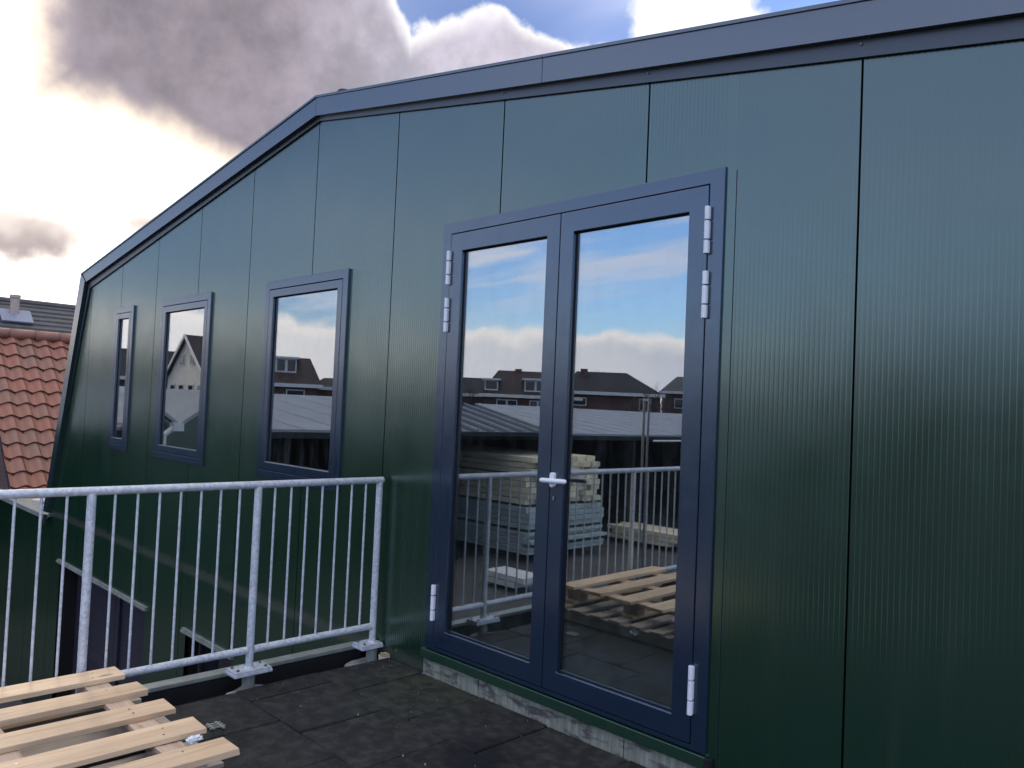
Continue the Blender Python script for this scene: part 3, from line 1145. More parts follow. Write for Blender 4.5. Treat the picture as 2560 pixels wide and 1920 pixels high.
pal = empty('pallet', (-2.1, -2.2, 0.085))
tag(pal, 'new pale pine pallet with spaced slats, stacked on top beside the railing', 'pallet', 'stacked wooden pallets')
PT = 0.226
SLATS = [(-2.882, -2.735, -1.622), (-2.610, -2.469, -1.611), (-2.328, -2.187, -1.600), (-2.049, -1.906, -1.588), (-1.783, -1.641, -1.579)]
for x0, x1, yt in SLATS:
    box_obj('slat', M['pine'], pal, x0, x1, yt - 1.25, yt, PT - 0.024, PT, 0.0025)
nm = MB()
nm.tube((0, 0, 0), (0, 0, 0.0012), 0.0042, 8)
nail_me = nm.mesh('nail', M['bolt'])
for x0, x1, yt in SLATS:
    for yc in (-1.745, -2.24):
        for f_ in (0.3, 0.7):
            place('nail', nail_me, pal, 0, (x0 + (x1 - x0) * (f_ + random.uniform(-0.06, 0.06)), yc + random.uniform(-0.02, 0.02), PT + 0.0005))
for yc in (-1.745, -2.24, -2.72):
    box_obj('stringer', M['pine_x'], pal, -2.87, -1.66, yc - 0.05, yc + 0.05, PT - 0.048, PT - 0.0255, 0.002)
    for xc in (-2.80, -2.26, -1.72):
        box_obj('block', M['old_wood_x'], pal, xc - 0.065, xc + 0.065, yc - 0.045, yc + 0.045, PT - 0.119, PT - 0.0485, 0.002)
for x0 in (-2.86, -2.32, -1.78):
    box_obj('bottom_board', M['pine'], pal, x0, x0 + 0.12, -2.80, -1.66, PT - 0.141, PT - 0.1195, 0.002)
pal2 = empty('pallet', (-2.0, -2.2, FLOOR))
tag(pal2, 'weathered grey pallet underneath the new pine pallet', 'pallet', 'stacked wooden pallets')
z2 = PT - 0.143
for k in range(7):
    x0 = -2.86 + k * 0.178
    box_obj('slat', M['old_wood'], pal2, x0, x0 + 0.105, -2.75, -1.53, z2 - 0.02, z2, 0.002)
for yc in (-1.60, -2.14, -2.68):
    box_obj('stringer', M['old_wood_x'], pal2, -2.86, -1.69, yc - 0.045, yc + 0.045, FLOOR + 0.002, z2 - 0.021, 0.0015)

# ================================================================== litter on the terrace
def crumple(name, loc, r, seed, label, flat=0.6, mt='plastic'):
    bm = bmesh.new()
    bmesh.ops.create_icosphere(bm, subdivisions=3, radius=r)
    rg = random.Random(seed)
    from mathutils import noise as mn
    for v in bm.verts:
        q = v.co.normalized()
        f = 0.55 + 0.75 * abs(mn.noise(q * 2.3 + Vector((seed, 0, 0)))) + 0.35 * mn.noise(q * 6.0 + Vector((0, seed, 0)))
        v.co = Vector((q.x * f * r, q.y * f * r * 1.5, max(q.z * f * r * flat, -r * 0.3)))
    me = bpy.data.meshes.new(name)
    bm.to_mesh(me)
    bm.free()
    me.materials.append(M[mt])
    o = place(name, me, None, 0, loc)
    tag(o, label, 'litter', 'scraps of plastic wrap')
    return o
crumple('plastic_scrap', (-1.845, -1.668, PT - 0.006), 0.028, 3, 'crumpled white plastic lump caught between the two nearest pallet slats')
crumple('plastic_scrap', (-1.80, -1.615, PT - 0.05), 0.04, 5, 'grey cloudy plastic wad hanging below the pallet slat ends')
crumple('plastic_scrap', (-2.10, -1.575, FLOOR + 0.05), 0.05, 9, 'torn clear plastic shred behind the pallet on the black tiles', 0.9)
mb = MB()
for k in range(3):
    mb.box(-0.05 + k * 0.025, -0.04 + k * 0.025, -0.03, 0.045, 0.0, 0.006)
mb.box(-0.06, 0.035, 0.02, 0.032, 0.0, 0.007)
mb.box(-0.06, 0.02, -0.02, -0.01, 0.0, 0.007)
cl = mb.build('metal_clip', M['zinc'], None, loc=(-2.44, -1.30, FLOOR + 0.001))
tag(cl, 'small pale metal clip lying on the tiles behind the pallet', 'clip')
# wedge of wood by the end post
mb = MB()
mb.prism([(-2.86, -0.05, FLOOR), (-2.80, -0.02, FLOOR), (-2.845, -0.02, FLOOR)], (0.012, -0.01, 0.03))
wd = mb.build('wood_chip', M['pine'], None)
tag(wd, 'small pine chip against the wall at the foot of the end post', 'wood chip')
# crumbs of mortar: too many to count
mb = MB()
rg = random.Random(4)
for k in range(46):
    x = rg.uniform(-2.85, -0.6)
    y = -abs(rg.gauss(0, 0.55)) - 0.03
    if y < -1.45 and x < -1.6:
        continue
    s = rg.choice([0.0012, 0.0015, 0.002, 0.0025, 0.0045])
    pts = [(x + s * rg.uniform(0.6, 1.3) * math.cos(q), y + s * rg.uniform(0.6, 1.3) * math.sin(q)) for q in (0.3, 1.6, 2.9, 4.4)]
    mb.hexa(pts, FLOOR - 0.004, FLOOR + s * 0.8)
cr = mb.build('debris', M['speck'])
tag(cr, 'pale mortar crumbs and grit strewn over the black tiles', 'debris', None, 'stuff')

# ================================================================== house with red pantiles beyond the far corner
RH = empty('red_roof_house', (-15.1, 3.0, YARD))
tag(RH, 'brick house with orange-red pantile roof behind the far end of the green wall', 'house')
EX, EZ, GX, GZ = -12.37, -0.10, -15.10, 2.50
Y0, Y1 = 0.10, 6.2
sd_ = Vector((GX - EX, 0, GZ - EZ))
SLEN = sd_.length
su = sd_.normalized()                 # up the slope
sn = Vector((-su.z, 0, su.x)) * -1.0
if sn.z < 0:
    sn = -sn
mb = MB()
base = Vector((EX, Y0, EZ)) - sn * 0.05
mb.prism([base, base + su * SLEN, base + su * SLEN - sn * 0.1, base - sn * 0.1], (0, Y1 - Y0, 0))
b2 = Vector((GX, Y0, GZ)) - sn * 0.05
su2 = Vector((-su.x * -1, 0, 0))
far_e = Vector((2 * GX - EX, Y0, EZ - 0.05))
mb.prism([b2, far_e, far_e - Vector((0, 0, 0.12)), b2 - Vector((0, 0, 0.12))], (0, Y1 - Y0, 0))
roof = reg(mb.build('roof', M['brown_roof'], RH))
mb = MB()
mb.prism([(EX - 0.1, Y0 + 0.06, YARD), (2 * GX - EX + 0.1, Y0 + 0.06, YARD), (2 * GX - EX + 0.1, Y0 + 0.06, EZ - 0.2), (GX, Y0 + 0.06, GZ - 0.25), (EX - 0.1, Y0 + 0.06, EZ - 0.2)], (0, Y1 - Y0 - 0.2, 0))
mb.build('wall', M['brick'], RH)
mb = MB()
mb.tube((EX + 0.08, Y0 - 0.02, EZ - 0.04), (EX + 0.08, Y1, EZ - 0.04), 0.055, 10)
mb.build('gutter', M['paint_white'], RH)
# pantile: S-shaped sheet with a thick front edge
TW, TL, EXPO = 0.255, 0.40, SLEN / 12.6
def pantile():
    t = MB()
    n = 10
    def prof(u):
        # u 0..1 across; low trough then high roll on the far side
        return 0.030 * math.sin((u * 1.06 + 0.02) * 2 * math.pi - 0.4) + 0.012
    for j, (l0, l1) in enumerate(((0.0, 0.5), (0.5, 1.0))):
        for i in range(n):
            u0, u1 = i / n * 1.08, (i + 1) / n * 1.08
            h0, h1 = 0.045 * (1 - l0), 0.045 * (1 - l1)
            t.quad((l0 * TL, u0 * TW, prof(u0) + h0), (l0 * TL, u1 * TW, prof(u1) + h0), (l1 * TL, u1 * TW, prof(u1) + h1), (l1 * TL, u0 * TW, prof(u0) + h1))
    for i in range(n):
        u0, u1 = i / n * 1.08, (i + 1) / n * 1.08
        t.quad((0, u0 * TW, prof(u0) + 0.045), (0, u1 * TW, prof(u1) + 0.045), (0.004, u1 * TW, prof(u1) + 0.022), (0.004, u0 * TW, prof(u0) + 0.022))
    t.quad((0, 0, prof(0) + 0.045), (TL, 0, prof(0)), (TL, 0, prof(0) - 0.018), (0, 0, prof(0) + 0.022))
    me = t.mesh('tile', M['clay'])
    bm = bmesh.new()
    bm.from_mesh(me)
    bmesh.ops.remove_doubles(bm, verts=bm.verts, dist=1e-5)
    bm.to_mesh(me)
    bm.free()
    return me
pt = pantile()
rotm = Matrix((su, Vector((0, 1, 0)), su.cross(Vector((0, 1, 0))))).transposed()
if rotm.col[2].z < 0:
    rotm = Matrix((su, Vector((0, -1, 0)), su.cross(Vector((0, -1, 0))))).transposed()
flipy = rotm.col[1].y < 0
for r in range(13):
    for k in range(10):
        pos = Vector((EX, Y0 + (k + (1 if flipy else 0)) * TW, EZ)) + su * (r * EXPO - 0.05) - sn * 0.048
        o = place('tile', pt, roof)
        o.rotation_mode = 'XYZ'
        jig = Matrix.Rotation(random.uniform(-0.012, 0.012), 3, 'X') @ Matrix.Rotation(random.uniform(-0.01, 0.01), 3, 'Z')
        o.rotation_euler = (rotm @ jig).to_euler()
        o.location = pos + Vector((0, random.uniform(-0.004, 0.004), 0)) + su * random.uniform(-0.006, 0.006)
for k in range(10):
    mb = MB()
    y = Y0 + k * 0.40
    mb.tube((GX, y, GZ + 0.02), (GX, y + 0.42, GZ + 0.028), 0.098, 12, 0.088)
    mb.build('ridge_tile', M['clay'], roof, smooth=True)

# ================================================================== grey roofed house behind it
GH = empty('grey_roof_house', (-31, 6, YARD))
tag(GH, 'house with long dark grey tiled roof, hazy behind the red pantile roof', 'house')
GRX, GRZ, GEX, GEZ = -31.0, 4.60, -26.0, 0.9
mb = MB()
nrow = 22
for i in range(nrow):
    f0, f1 = i / nrow, (i + 1) / nrow
    xa, za = GEX + (GRX - GEX) * f0, GEZ + (GRZ - GEZ) * f0
    xb, zb = GEX + (GRX - GEX) * f1, GEZ + (GRZ - GEZ) * f1
    mb.prism([(xa + 0.03, -2, za + 0.05), (xb, -2, zb + 0.01), (xb, -2, zb - 0.1), (xa + 0.03, -2, za - 0.02)], (0, 22, 0))
mb.prism([(GRX, -2, GRZ), (-36, -2, 0.9), (-36, -2, 0.75), (GRX, -2, GRZ - 0.15)], (0, 22, 0))
gr = reg(mb.build('roof', M['slate'], GH))
mb = MB()
mb.prism([(GEX - 0.2, -1.8, YARD), (-35.8, -1.8, YARD), (-35.8, -1.8, 0.8), (GRX, -1.8, GRZ - 0.3), (GEX - 0.2, -1.8, 0.8)], (0, 21.6, 0))
mb.build('wall', M['brick'], GH)
mb = MB()
mb.tube((GRX, -2.0, GRZ), (GRX, 20, GRZ), 0.13, 10)
mb.build('ridge', M['slate'], gr)
# vent pipe and its lead apron
mb = MB()
vy = CAM.y + (CAM.x + 30.2) / math.tan(RAD(77.55))
mb.tube((-30.2, vy, 3.9), (-30.2, vy, 4.68), 0.14, 14)
mb.tube((-30.2, vy, 4.66), (-30.2, vy, 4.76), 0.17, 14)
mb.build('vent_pipe', M['terracotta'], gr)
mb = MB()
mb.prism([(-30.35, vy - 0.45, 4.23), (-29.75, vy - 0.45, 3.79), (-29.75, vy + 0.5, 3.79), (-30.35, vy + 0.5, 4.23)], (0.02, 0, 0.045))
mb.build('lead_apron', M['lead'], gr)

# ================================================================== the place behind the viewer (seen in the panes)
def vp(a, e, d):
    """a point seen in the glazing at azimuth a, elevation e and distance d, set down where it really stands"""
    a, e = RAD(a), RAD(e)
    return Vector((CAM.x - math.sin(a) * d, -(CAM.y + math.cos(a) * d), CAM.z + math.tan(e) * d))

# ---- long open shed across the yard
SH = empty('open_shed', (-20, -22, YARD))
tag(SH, 'long open-sided shed with pale sheet roof across the yard, mirrored in the glass', 'shed')
mb = MB()
NS = 24
ya, yb = -1.0, -48.0
for s0, s1, z0, z1 in ((-15.0, -22.0, 0.90, 1.74), (-29.0, -22.0, 0.90, 1.74)):
    mb.prism([(s0, ya, z0), (s1, ya, z1), (s1, ya, z1 - 0.06), (s0, ya, z0 - 0.06)], (0, yb - ya, 0))
sr = reg(mb.build('roof', M['shed_roof'], SH))
mb = MB()
k = 0
y = ya - 1.0
while y > yb:
    mb.bar((-14.98, y, 0.905), (-22.0, y, 1.745), 0.03, 0.012)
    y -= 1.1
mb.build('standing_seam', M['shed_roof'], sr)
mb = MB()
mb.box(-15.05, -14.93, yb, ya, 0.70, 0.835)
mb.build('eaves_beam', M['shed_dark'], SH)
mb = MB()
mb.box(-24.2, -24.0, yb, ya, YARD, 1.3)
mb.build('back_wall', M['shed_dark'], SH)
mb = MB()
mb.box(-24.0, -15.2, ya - 4.2, ya - 4.0, YARD, 0.9)
mb.build('end_wall', M['shed_dark'], SH)
mb = MB()
mb.box(-23.9, -15.3, yb + 0.2, ya - 4.3, YARD + 0.004, YARD + 0.05)
mb.build('floor_slab', M['shed_dark'], SH)
for y in (-6.0, -10.4, -19.0, -24.5, -30.0, -36.0, -42.0):
    mb = MB()
    mb.box(-15.12, -14.98, y - 0.07, y + 0.07, YARD, 0.70)
    mb.build('post', M['shed_dark'], SH)
mb = MB()
mb.tube(vp(35.0, -1.78, 27.5), vp(32.8, -1.68, 29.0), 0.035, 8)
mb.build('light_batten', M['paint_white'], SH)
# ---- glazed lean-over roof in front of it
GL = empty('glazed_roof', (-18, -12.0, YARD))
tag(GL, 'low pitched glazed roof with pale bars beside the shed, mirrored in the door glass', 'roof')
GXr, GZr, GXe, GZe, gy0, gy1 = -18.0, 1.66, -14.6, 0.93, -10.2, -14.4
for s in (1, -1):
    xe = GXe if s > 0 else 2 * GXr - GXe
    nb = 7
    for i in range(nb):
        ya_, yb_ = gy1 + (gy0 - gy1) * i / nb, gy1 + (gy0 - gy1) * (i + 1) / nb
        if s > 0:
            mb = MB()
            mb.prism([(GXr, ya_ + 0.03, GZr), (xe, ya_ + 0.03, GZe), (xe, ya_ + 0.03, GZe - 0.02), (GXr, ya_ + 0.03, GZr - 0.02)], (0, yb_ - ya_ - 0.06, 0))
            mb.build('pane', M['polycarb'], GL)
    mb = MB()
    for i in range(nb + 1):
        yy = gy1 + (gy0 - gy1) * i / nb
        mb.bar((GXr, yy, GZr + 0.03), (xe, yy, GZe + 0.03), 0.07 if 0 < i < nb else 0.3, 0.08)
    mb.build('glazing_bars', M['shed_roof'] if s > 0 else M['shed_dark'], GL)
mb = MB()
mb.box(GXr - 0.08, GXr + 0.08, gy1, gy0, GZr, GZr + 0.07)
mb.build('ridge', M['shed_dark'], GL)
mb = MB()
mb.box(GXe - 0.05, GXe + 0.05, gy1, gy0, GZe - 0.12, GZe - 0.03)
mb.build('eaves_beam', M['shed_dark'], GL)
for yy in (gy1 + 0.1, gy0 - 0.1):
    mb = MB()
    mb.box(GXe - 0.1, GXe, yy - 0.05, yy + 0.05, YARD, GZe - 0.13)
    mb.build('post', M['shed_dark'], GL)

# ---- two small green gables with a white downpipe between them
def small_gable(yc, w, zv, za, label):
    t = empty('gabled_annex', (-14.9, yc, YARD))
    tag(t, label, 'annex', 'green gabled annexes')
    mb = MB()
    mb.prism([(-14.85, yc - w, YARD), (-14.85, yc + w, YARD), (-14.85, yc + w, zv), (-14.85, yc, za), (-14.85, yc - w, zv)], (-0.1, 0, 0))
    mb.build('wall', M['green'], t)
    for s in (-1, 1):
        mb = MB()
        mb.prism([(-14.78, yc, za + 0.05), (-14.78, yc + s * (w + 0.02), zv + 0.03), (-14.78, yc + s * (w + 0.02), zv - 0.05), (-14.78, yc, za - 0.03)], (-3.2, 0, 0))
        mb.build('roof_slope', M['shed_roof'], t)
small_gable(-4.40, 0.92, 0.95, 1.62, 'dark green gable annex with a tall point, mirrored in the middle window')
small_gable(-2.98, 0.50, 0.95, 1.33, 'dark green gable annex with a low point, mirrored in the middle window')
mb = MB()
dp = vp(68.75, -2.3, 16.8)
mb.tube((dp.x, dp.y, YARD), (dp.x, dp.y, 0.78), 0.05, 10)
mb.tube((dp.x, dp.y, 0.78), (dp.x, dp.y + -0.22, 0.95), 0.055, 10)
mb.box(dp.x - 0.1, dp.x + 0.1, dp.y - 0.34, dp.y - 0.14, 0.86, 1.02)
dpo = mb.build('downpipe', M['paint_white'])
tag(dpo, 'white rainwater downpipe with hopper, mirrored in the middle window', 'downpipe')

# ---- timber and sheet bundles
def bundle(name, label, mt, x0, x1, y0, y1, z0, nz, ny, th, gapx=0.06, seed=1, step=0.0):
    rg = random.Random(seed)
    t = empty(name, ((x0 + x1) / 2, (y0 + y1) / 2, z0))
    tag(t, label, 'timber stack' if 'timber' in name else 'sheet stack', 'material stacked across the yard')
    wy = (y1 - y0) / ny
    me = None
    mb = MB()
    mb.box(-0.5, 0.5, 0.006, wy - 0.006, 0.004, th - 0.012)
    me = mb.mesh('plank', mt)
    for iz in range(nz):
        for iy in range(ny):
            a = x0 + rg.uniform(-gapx, gapx) + step * iz
            b_ = x1 + rg.uniform(-gapx, gapx) * 2.5
            o = place('plank', me, t, 0, ((a + b_) / 2, y0 + iy * wy, z0 + iz * th))
            o.scale = (b_ - a, 1, 1)
    return t
bundle('sheet_stack', 'low stack of grey-green boards under the timber, mirrored in the door', M['panel_stack'], -23.0, -13.75, -15.9, -12.6, YARD + 0.25, 6, 1, 0.10, 0.10, 3)
bundle('sheet_stack', 'middle stack of grey-green boards under the timber, mirrored in the door', M['panel_stack'], -23.0, -13.85, -15.9, -12.65, YARD + 0.92, 4, 1, 0.15, 0.05, 5)
bundle('timber_stack', 'stack of pale square timber above the boards, mirrored in the left door pane', M['timber'], -24.0, -13.9, -15.8, -12.7, YARD + 1.58, 5, 8, 0.16, 0.05, 8)
bundle('timber_stack', 'uppermost stack of pale square timber, mirrored in the left door pane', M['timber'], -24.3, -14.0, -15.8, -12.75, YARD + 2.42, 3, 8, 0.16, 0.08, 12, 0.0)
bundle('timber_stack', 'short timber bundle on the yard, mirrored in the right door pane', M['timber'], -15.0, -12.5, -19.0, -17.8, YARD + 0.15, 3, 5, 0.14, 0.12, 21)
bundle('sheet_stack', 'white wrapped boards lying low on the yard, mirrored in the left door pane', M['paint_white'], -12.5, -11.3, -10.6, -9.9, YARD + 0.12, 2, 1, 0.14, 0.1, 31)
mb = MB()
pp = vp(35.75, 0, 20.0)
mb.tube((pp.x, pp.y, YARD), (pp.x, pp.y, 2.0), 0.035, 10)
mb.tube((pp.x + 0.28, pp.y + 0.2, YARD), (pp.x + 0.28, pp.y + 0.2, 2.0), 0.03, 10)
mb.bar((pp.x, pp.y, 1.95), (pp.x + 0.28, pp.y + 0.2, 1.95), 0.05, 0.05)
o = mb.build('steel_pole', M['bolt'])
tag(o, 'slender twin steel pole standing in the yard, mirrored in the right door pane', 'pole')


# ---- houses
def house(label, a0, d, turn, r0, r1, depth, ze, zr, wallm, roofm, hip_l=0.0, hip_r=0.0, gable=False, dormers=(), windows=(), chimneys=(), white_gutter=True):
    """house seen at azimuth a0, its front d metres off; r = metres to the right along the front, front turned by turn"""
    a = RAD(a0)
    ed = Vector((-math.sin(a), -math.cos(a), 0))
    er = Vector((math.cos(a), -math.sin(a), 0))
    t_ = RAD(turn)
    er2 = er * math.cos(t_) + ed * math.sin(t_)
    ed2 = -er * math.sin(t_) + ed * math.cos(t_)
    o0 = Vector((CAM.x, -CAM.y, 0)) + ed * d
    def L(r, q, z):
        return o0 + er2 * r + ed2 * q + Vector((0, 0, z))
    h = empty('house', tuple(L((r0 + r1) / 2, depth / 2, YARD)))
    tag(h, label, 'house', 'houses mirrored in the panes')
    ov = 0.35
    if gable:
        rc = (r0 + r1) / 2
        mb = MB()
        mb.prism([L(r0, 0, YARD), L(r1, 0, YARD), L(r1, 0, ze), L(rc, 0, zr - 0.12), L(r0, 0, ze)], ed2 * depth)
        mb.build('wall', wallm, h)
        mb = MB()
        sl = (zr - ze) / ((r1 - r0) / 2)
        for s, re in ((-1, r0 - ov), (1, r1 + ov)):
            zz = ze - sl * ov
            mb.prism([L(rc, -0.25, zr), L(re, -0.25, zz), L(re, -0.25, zz - 0.16), L(rc, -0.25, zr - 0.16)], ed2 * (depth + 0.5))
        rfo = reg(mb.build('roof', roofm, h))
        mb = MB()
        for s, re in ((-1, r0 - ov), (1, r1 + ov)):
            mb.bar(L(rc, -0.29, zr - 0.05), L(re, -0.29, ze - sl * ov - 0.05), 0.06, 0.22)
        mb.build('barge_board', M['paint_white'], rfo)
    else:
        mb = MB()
        mb.prism([L(r0, 0, YARD), L(r1, 0, YARD), L(r1, 0, ze), L(r0, 0, ze)], ed2 * depth)
        mb.build('wall', wallm, h)
        m_ = depth / 2
        A, B_, C_, D_ = L(r0 - ov, -ov, ze), L(r1 + ov, -ov, ze), L(r1 + ov, depth + ov, ze), L(r0 - ov, depth + ov, ze)
        E_, F_ = L(r0 - ov + hip_l, m_, zr), L(r1 + ov - hip_r, m_, zr)
        mb = MB()
        mb.quad(A, B_, F_, E_)
        mb.quad(C_, D_, E_, F_)
        mb.quad(D_, A, E_)
        mb.quad(B_, C_, F_)
        mb.quad(A, D_, C_, B_)
        rfo = reg(mb.build('roof', roofm, h))
        mb = MB()
        mb.bar(L(r0 - ov, -ov - 0.06, ze + 0.02), L(r1 + ov, -ov - 0.06, ze + 0.02), 0.14, 0.26)
        mb.build('gutter', M['paint_white'] if white_gutter else M['zinc'], h)
        sl = (zr - ze) / (m_ + ov)
        for (ra, rb, za, zb) in dormers:
            q0 = (za - ze) / sl - ov
            mb = MB()
            mb.prism([L(ra, q0, za), L(rb, q0, za), L(rb, q0, zb), L(ra, q0, zb)], ed2 * (depth / 2 - q0))
            mb.prism([L(ra - 0.2, q0 - 0.2, zb), L(rb + 0.2, q0 - 0.2, zb), L(rb + 0.2, q0 - 0.2, zb + 0.14), L(ra - 0.2, q0 - 0.2, zb + 0.14)], ed2 * (depth / 2 - q0))
            dm = reg(mb.build('dormer', M['paint_white'], h))
            nw = max(1, round((rb - ra) / 0.8))
            ww = (rb - ra) / nw
            for i in range(nw):
                mb = MB()
                p_ = [L(ra + i * ww + 0.09, q0 - 0.03, za + 0.12), L(ra + (i + 1) * ww - 0.09, q0 - 0.03, za + 0.12), L(ra + (i + 1) * ww - 0.09, q0 - 0.03, zb - 0.1), L(ra + i * ww + 0.09, q0 - 0.03, zb - 0.1)]
                mb.prism(p_, ed2 * 0.02)
                mb.build('pane', M['dark_glass'], dm)
    for (ra, rb, za, zb) in windows:
        mb = MB()
        mb.prism([L(ra, -0.06, za), L(rb, -0.06, za), L(rb, -0.06, zb), L(ra, -0.06, zb)], ed2 * 0.055)
        wn = reg(mb.build('window', M['paint_white'], h))
        n = max(1, round((rb - ra) / 0.9))
        ww = (rb - ra) / n
        for i in range(n):
            mb = MB()
            mb.prism([L(ra + i * ww + 0.09, -0.09, za + 0.09), L(ra + (i + 1) * ww - 0.09, -0.09, za + 0.09), L(ra + (i + 1) * ww - 0.09, -0.09, zb - 0.09), L(ra + i * ww + 0.09, -0.09, zb - 0.09)], ed2 * 0.028)
            mb.build('pane', M['dark_glass'], wn)
    for (rc_, q_, zt) in chimneys:
        mb = MB()
        mb.prism([L(rc_ - 0.3, q_ - 0.3, ze), L(rc_ + 0.3, q_ - 0.3, ze), L(rc_ + 0.3, q_ + 0.3, ze), L(rc_ - 0.3, q_ + 0.3, ze)], (0, 0, zt - ze))
        mb.build('chimney', M['house_brick'], rfo)
    return h

Z = lambda e, d: CAM.z + math.tan(RAD(e)) * d
# cream gabled house
house('cream house with steep gable and four ground windows, mirrored in the middle window', 67.56, 60, -67.5, -3.3, 3.3, 3.2, Z(1.35, 60), Z(4.05, 60), M['render'], M['brown_roof'], gable=True,
      windows=[(-1.15, -0.35, Z(2.0, 60), Z(2.75, 60)), (0.55, 1.35, Z(2.0, 60), Z(2.75, 60)), (-2.6, -1.8, Z(0.0, 60), Z(0.75, 60)), (-1.1, -0.3, Z(0.0, 60), Z(0.75, 60)), (0.5, 1.3, Z(0.0, 60), Z(0.75, 60)), (2.0, 2.8, Z(0.0, 60), Z(0.75, 60))])
house('brick house with dark roof left of the cream gable, mirrored in the middle window', 70.2, 68, 0, -6.0, 2.4, 8, Z(0.95, 68), Z(3.05, 68), M['house_brick'], M['dark_roof'], 0, 0,
      windows=[(-3.5, -2.0, Z(0.0, 68), Z(0.7, 68)), (0.2, 1.4, Z(0.0, 68), Z(0.7, 68))])
house('brick house with dark roof right of the cream gable, mirrored in the middle window', 65.6, 66, 0, -1.4, 2.6, 8, Z(0.9, 66), Z(3.95, 66), M['render'], M['brown_roof'], 0, 1.0,
      windows=[(-1.0, 0.2, Z(0.0, 66), Z(0.7, 66))])
house('brick house with a wide white dormer and white gutter, mirrored in the nearest small window', 60.9, 60, 0, -4.6, 2.0, 8, Z(1.0, 60), Z(3.15, 60), M['house_brick'], M['brown_roof'], 0.0, 0.9,
      dormers=[(-3.2, 0.45, Z(1.95, 60), Z(2.95, 60))], windows=[(-3.2, -1.9, Z(0.05, 60), Z(0.75, 60)), (-0.2, 1.1, Z(0.05, 60), Z(0.75, 60))], chimneys=[(-2.2, 3.6, Z(4.0, 60))])
house('low brick wing with brown roof beside the dormer house, mirrored in the nearest small window', 57.6, 64, 0, -2.0, 6.0, 7, Z(0.9, 64), Z(1.75, 64), M['house_brick'], M['brown_roof'], 1.2, 1.2)
house('brown-roofed terrace house with two white dormers, mirrored in the left door pane', 45.0, 65, 0, -2.6, 5.2, 9, Z(0.95, 65), Z(3.0, 65), M['house_brick'], M['brown_roof'], 1.4, 0.0,
      dormers=[(-2.55, -1.45, Z(1.35, 65), Z(2.1, 65)), (0.75, 2.6, Z(1.35, 65), Z(2.2, 65))], windows=[(-1.5, 0.2, Z(0.2, 65), Z(0.72, 65)), (1.2, 2.6, Z(0.2, 65), Z(0.72, 65))], chimneys=[(0.2, 4.5, Z(3.15, 65))])
house('low brown-roofed house at the left edge of the left door pane reflection', 48.6, 70, 0, -4.0, 2.4, 8, Z(0.9, 70), Z(2.3, 70), M['house_brick'], M['dark_roof'], 1.0, 0.0)
house('broad black-roofed house with hipped ends, mirrored in the right door pane', 38.4, 65, 0, -3.9, 4.3, 10, Z(1.42, 65), Z(3.2, 65), M['house_brick'], M['dark_roof'], 1.6, 3.0,
      windows=[(-2.8, -1.6, Z(0.5, 65), Z(1.1, 65)), (2.6, 3.6, Z(0.3, 65), Z(1.2, 65))], chimneys=[(-2.0, 4.0, Z(3.35, 65))])
house('pale-roofed house at the right edge of the right door pane reflection', 32.2, 80, 0, -3.2, 6.0, 9, Z(1.7, 80), Z(3.0, 80), M['house_brick'], M['slate'], 1.6, 1.0,
      windows=[(-2.0, -0.8, Z(0.6, 80), Z(1.3, 80))])
house('long low brick house closing the view right of the black roof', 27.0, 75, 0, -6.0, 6.0, 9, Z(1.2, 75), Z(2.5, 75), M['house_brick'], M['brown_roof'], 1.0, 1.0, windows=[(-2.0, -0.6, Z(0.3, 75), Z(0.9, 75)), (1.4, 2.8, Z(0.3, 75), Z(0.9, 75))])
house('long low brick house closing the view between the door and the small windows', 53.0, 72, 0, -5.0, 5.0, 9, Z(1.0, 72), Z(2.3, 72), M['house_brick'], M['dark_roof'], 1.0, 1.0, windows=[(-2.0, -0.6, Z(0.2, 72), Z(0.8, 72))])
house('unseen long three-storey brick building across the yard, added to darken the right-hand wall panels', 2.0, 48, 0, -20.0, 24.0, 11, Z(4.0, 48), Z(6.0, 48), M['house_brick'], M['dark_roof'], 4.0, 4.0,  # unseen block, added so the right-hand panels mirror less sky
      windows=[(-18.0 + 4.0 * k, -16.6 + 4.0 * k, Z(1.0, 48), Z(2.6, 48)) for k in range(11)])
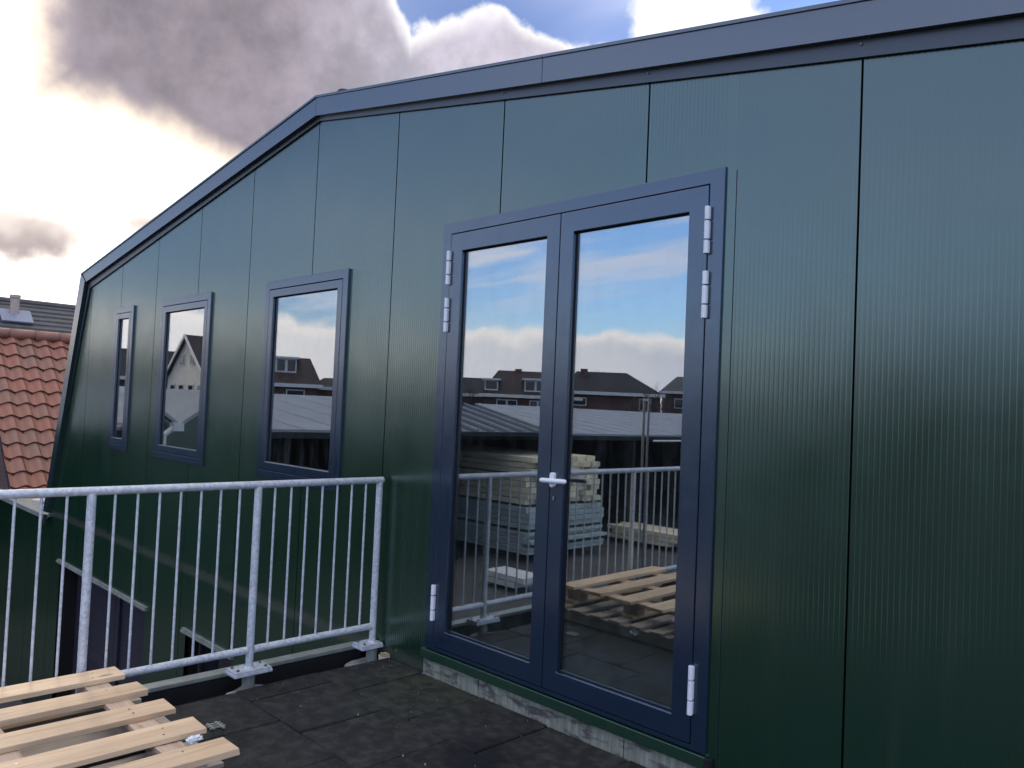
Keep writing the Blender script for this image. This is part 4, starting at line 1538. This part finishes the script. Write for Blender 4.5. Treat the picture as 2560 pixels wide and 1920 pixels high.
house('dark-roofed house at the far end of the row, mirrored in the narrow window', 73.5, 75, 0, -5.0, 5.5, 8, Z(0.9, 75), Z(2.15, 75), M['house_brick'], M['dark_roof'], 0.5, 0.5, windows=[(1.0, 2.4, Z(0.1, 75), Z(0.7, 75))])


# ---- bare winter trees and shrubs among the houses
def bare_tree(label, a0, d, ztop, seed, spread=0.5, low=False):
    rg = random.Random(seed)
    p0 = vp(a0, 0, d)
    p0.z = YARD
    t = empty('bare_tree', tuple(p0))
    tag(t, label, 'tree', 'bare winter trees')
    H = ztop - YARD
    mt, mc = MB(), MB()
    def grow(p, dr, ln, r, dep):
        q = p + dr * ln
        (mt if dep < 2 else mc).tube(p, q, r, 6 if dep < 2 else 3, r * 0.65, False)
        if dep >= 5:
            return
        for _ in range(3 if dep < 4 else 2):
            nd = (dr + Vector((rg.uniform(-1, 1), rg.uniform(-1, 1), rg.uniform(-0.15, 0.7))) * spread * 1.25).normalized()
            grow(q, nd, ln * rg.uniform(0.62, 0.85), r * 0.62, dep + 1)
    L0 = H / 3.7
    if low:
        for k in range(4):
            grow(p0.copy(), Vector((rg.uniform(-0.5, 0.5), rg.uniform(-0.5, 0.5), 1)).normalized(), L0 * 0.8, 0.05, 1)
    else:
        grow(p0.copy(), Vector((0, 0, 1)), L0, 0.14, 0)
    if mt.v:
        mt.build('trunk', M['bark'], t)
    mc.build('crown', M['bark'], t)
    return t
bare_tree('bare tree with fine twigs left of the dormered roofs, in the left door pane', 48.4, 58, Z(2.75, 58), 11)
bare_tree('bare tree whose twigs rise above the black roof, in the right door pane', 39.2, 84, Z(3.9, 84), 12)
bare_tree('bare tree at the foot of the black roof, in the right door pane', 34.9, 56, Z(2.5, 56), 13, 0.55)
bare_tree('bare shrubby tree at the far right of the right door pane', 33.4, 54, Z(2.3, 54), 14, 0.6)
bare_tree('bare round tree at the right edge of the nearest small window', 57.8, 70, Z(2.3, 70), 15, 0.55)
bare_tree('thin bare tree above the roof in the narrow window', 71.6, 84, Z(2.7, 84), 16)
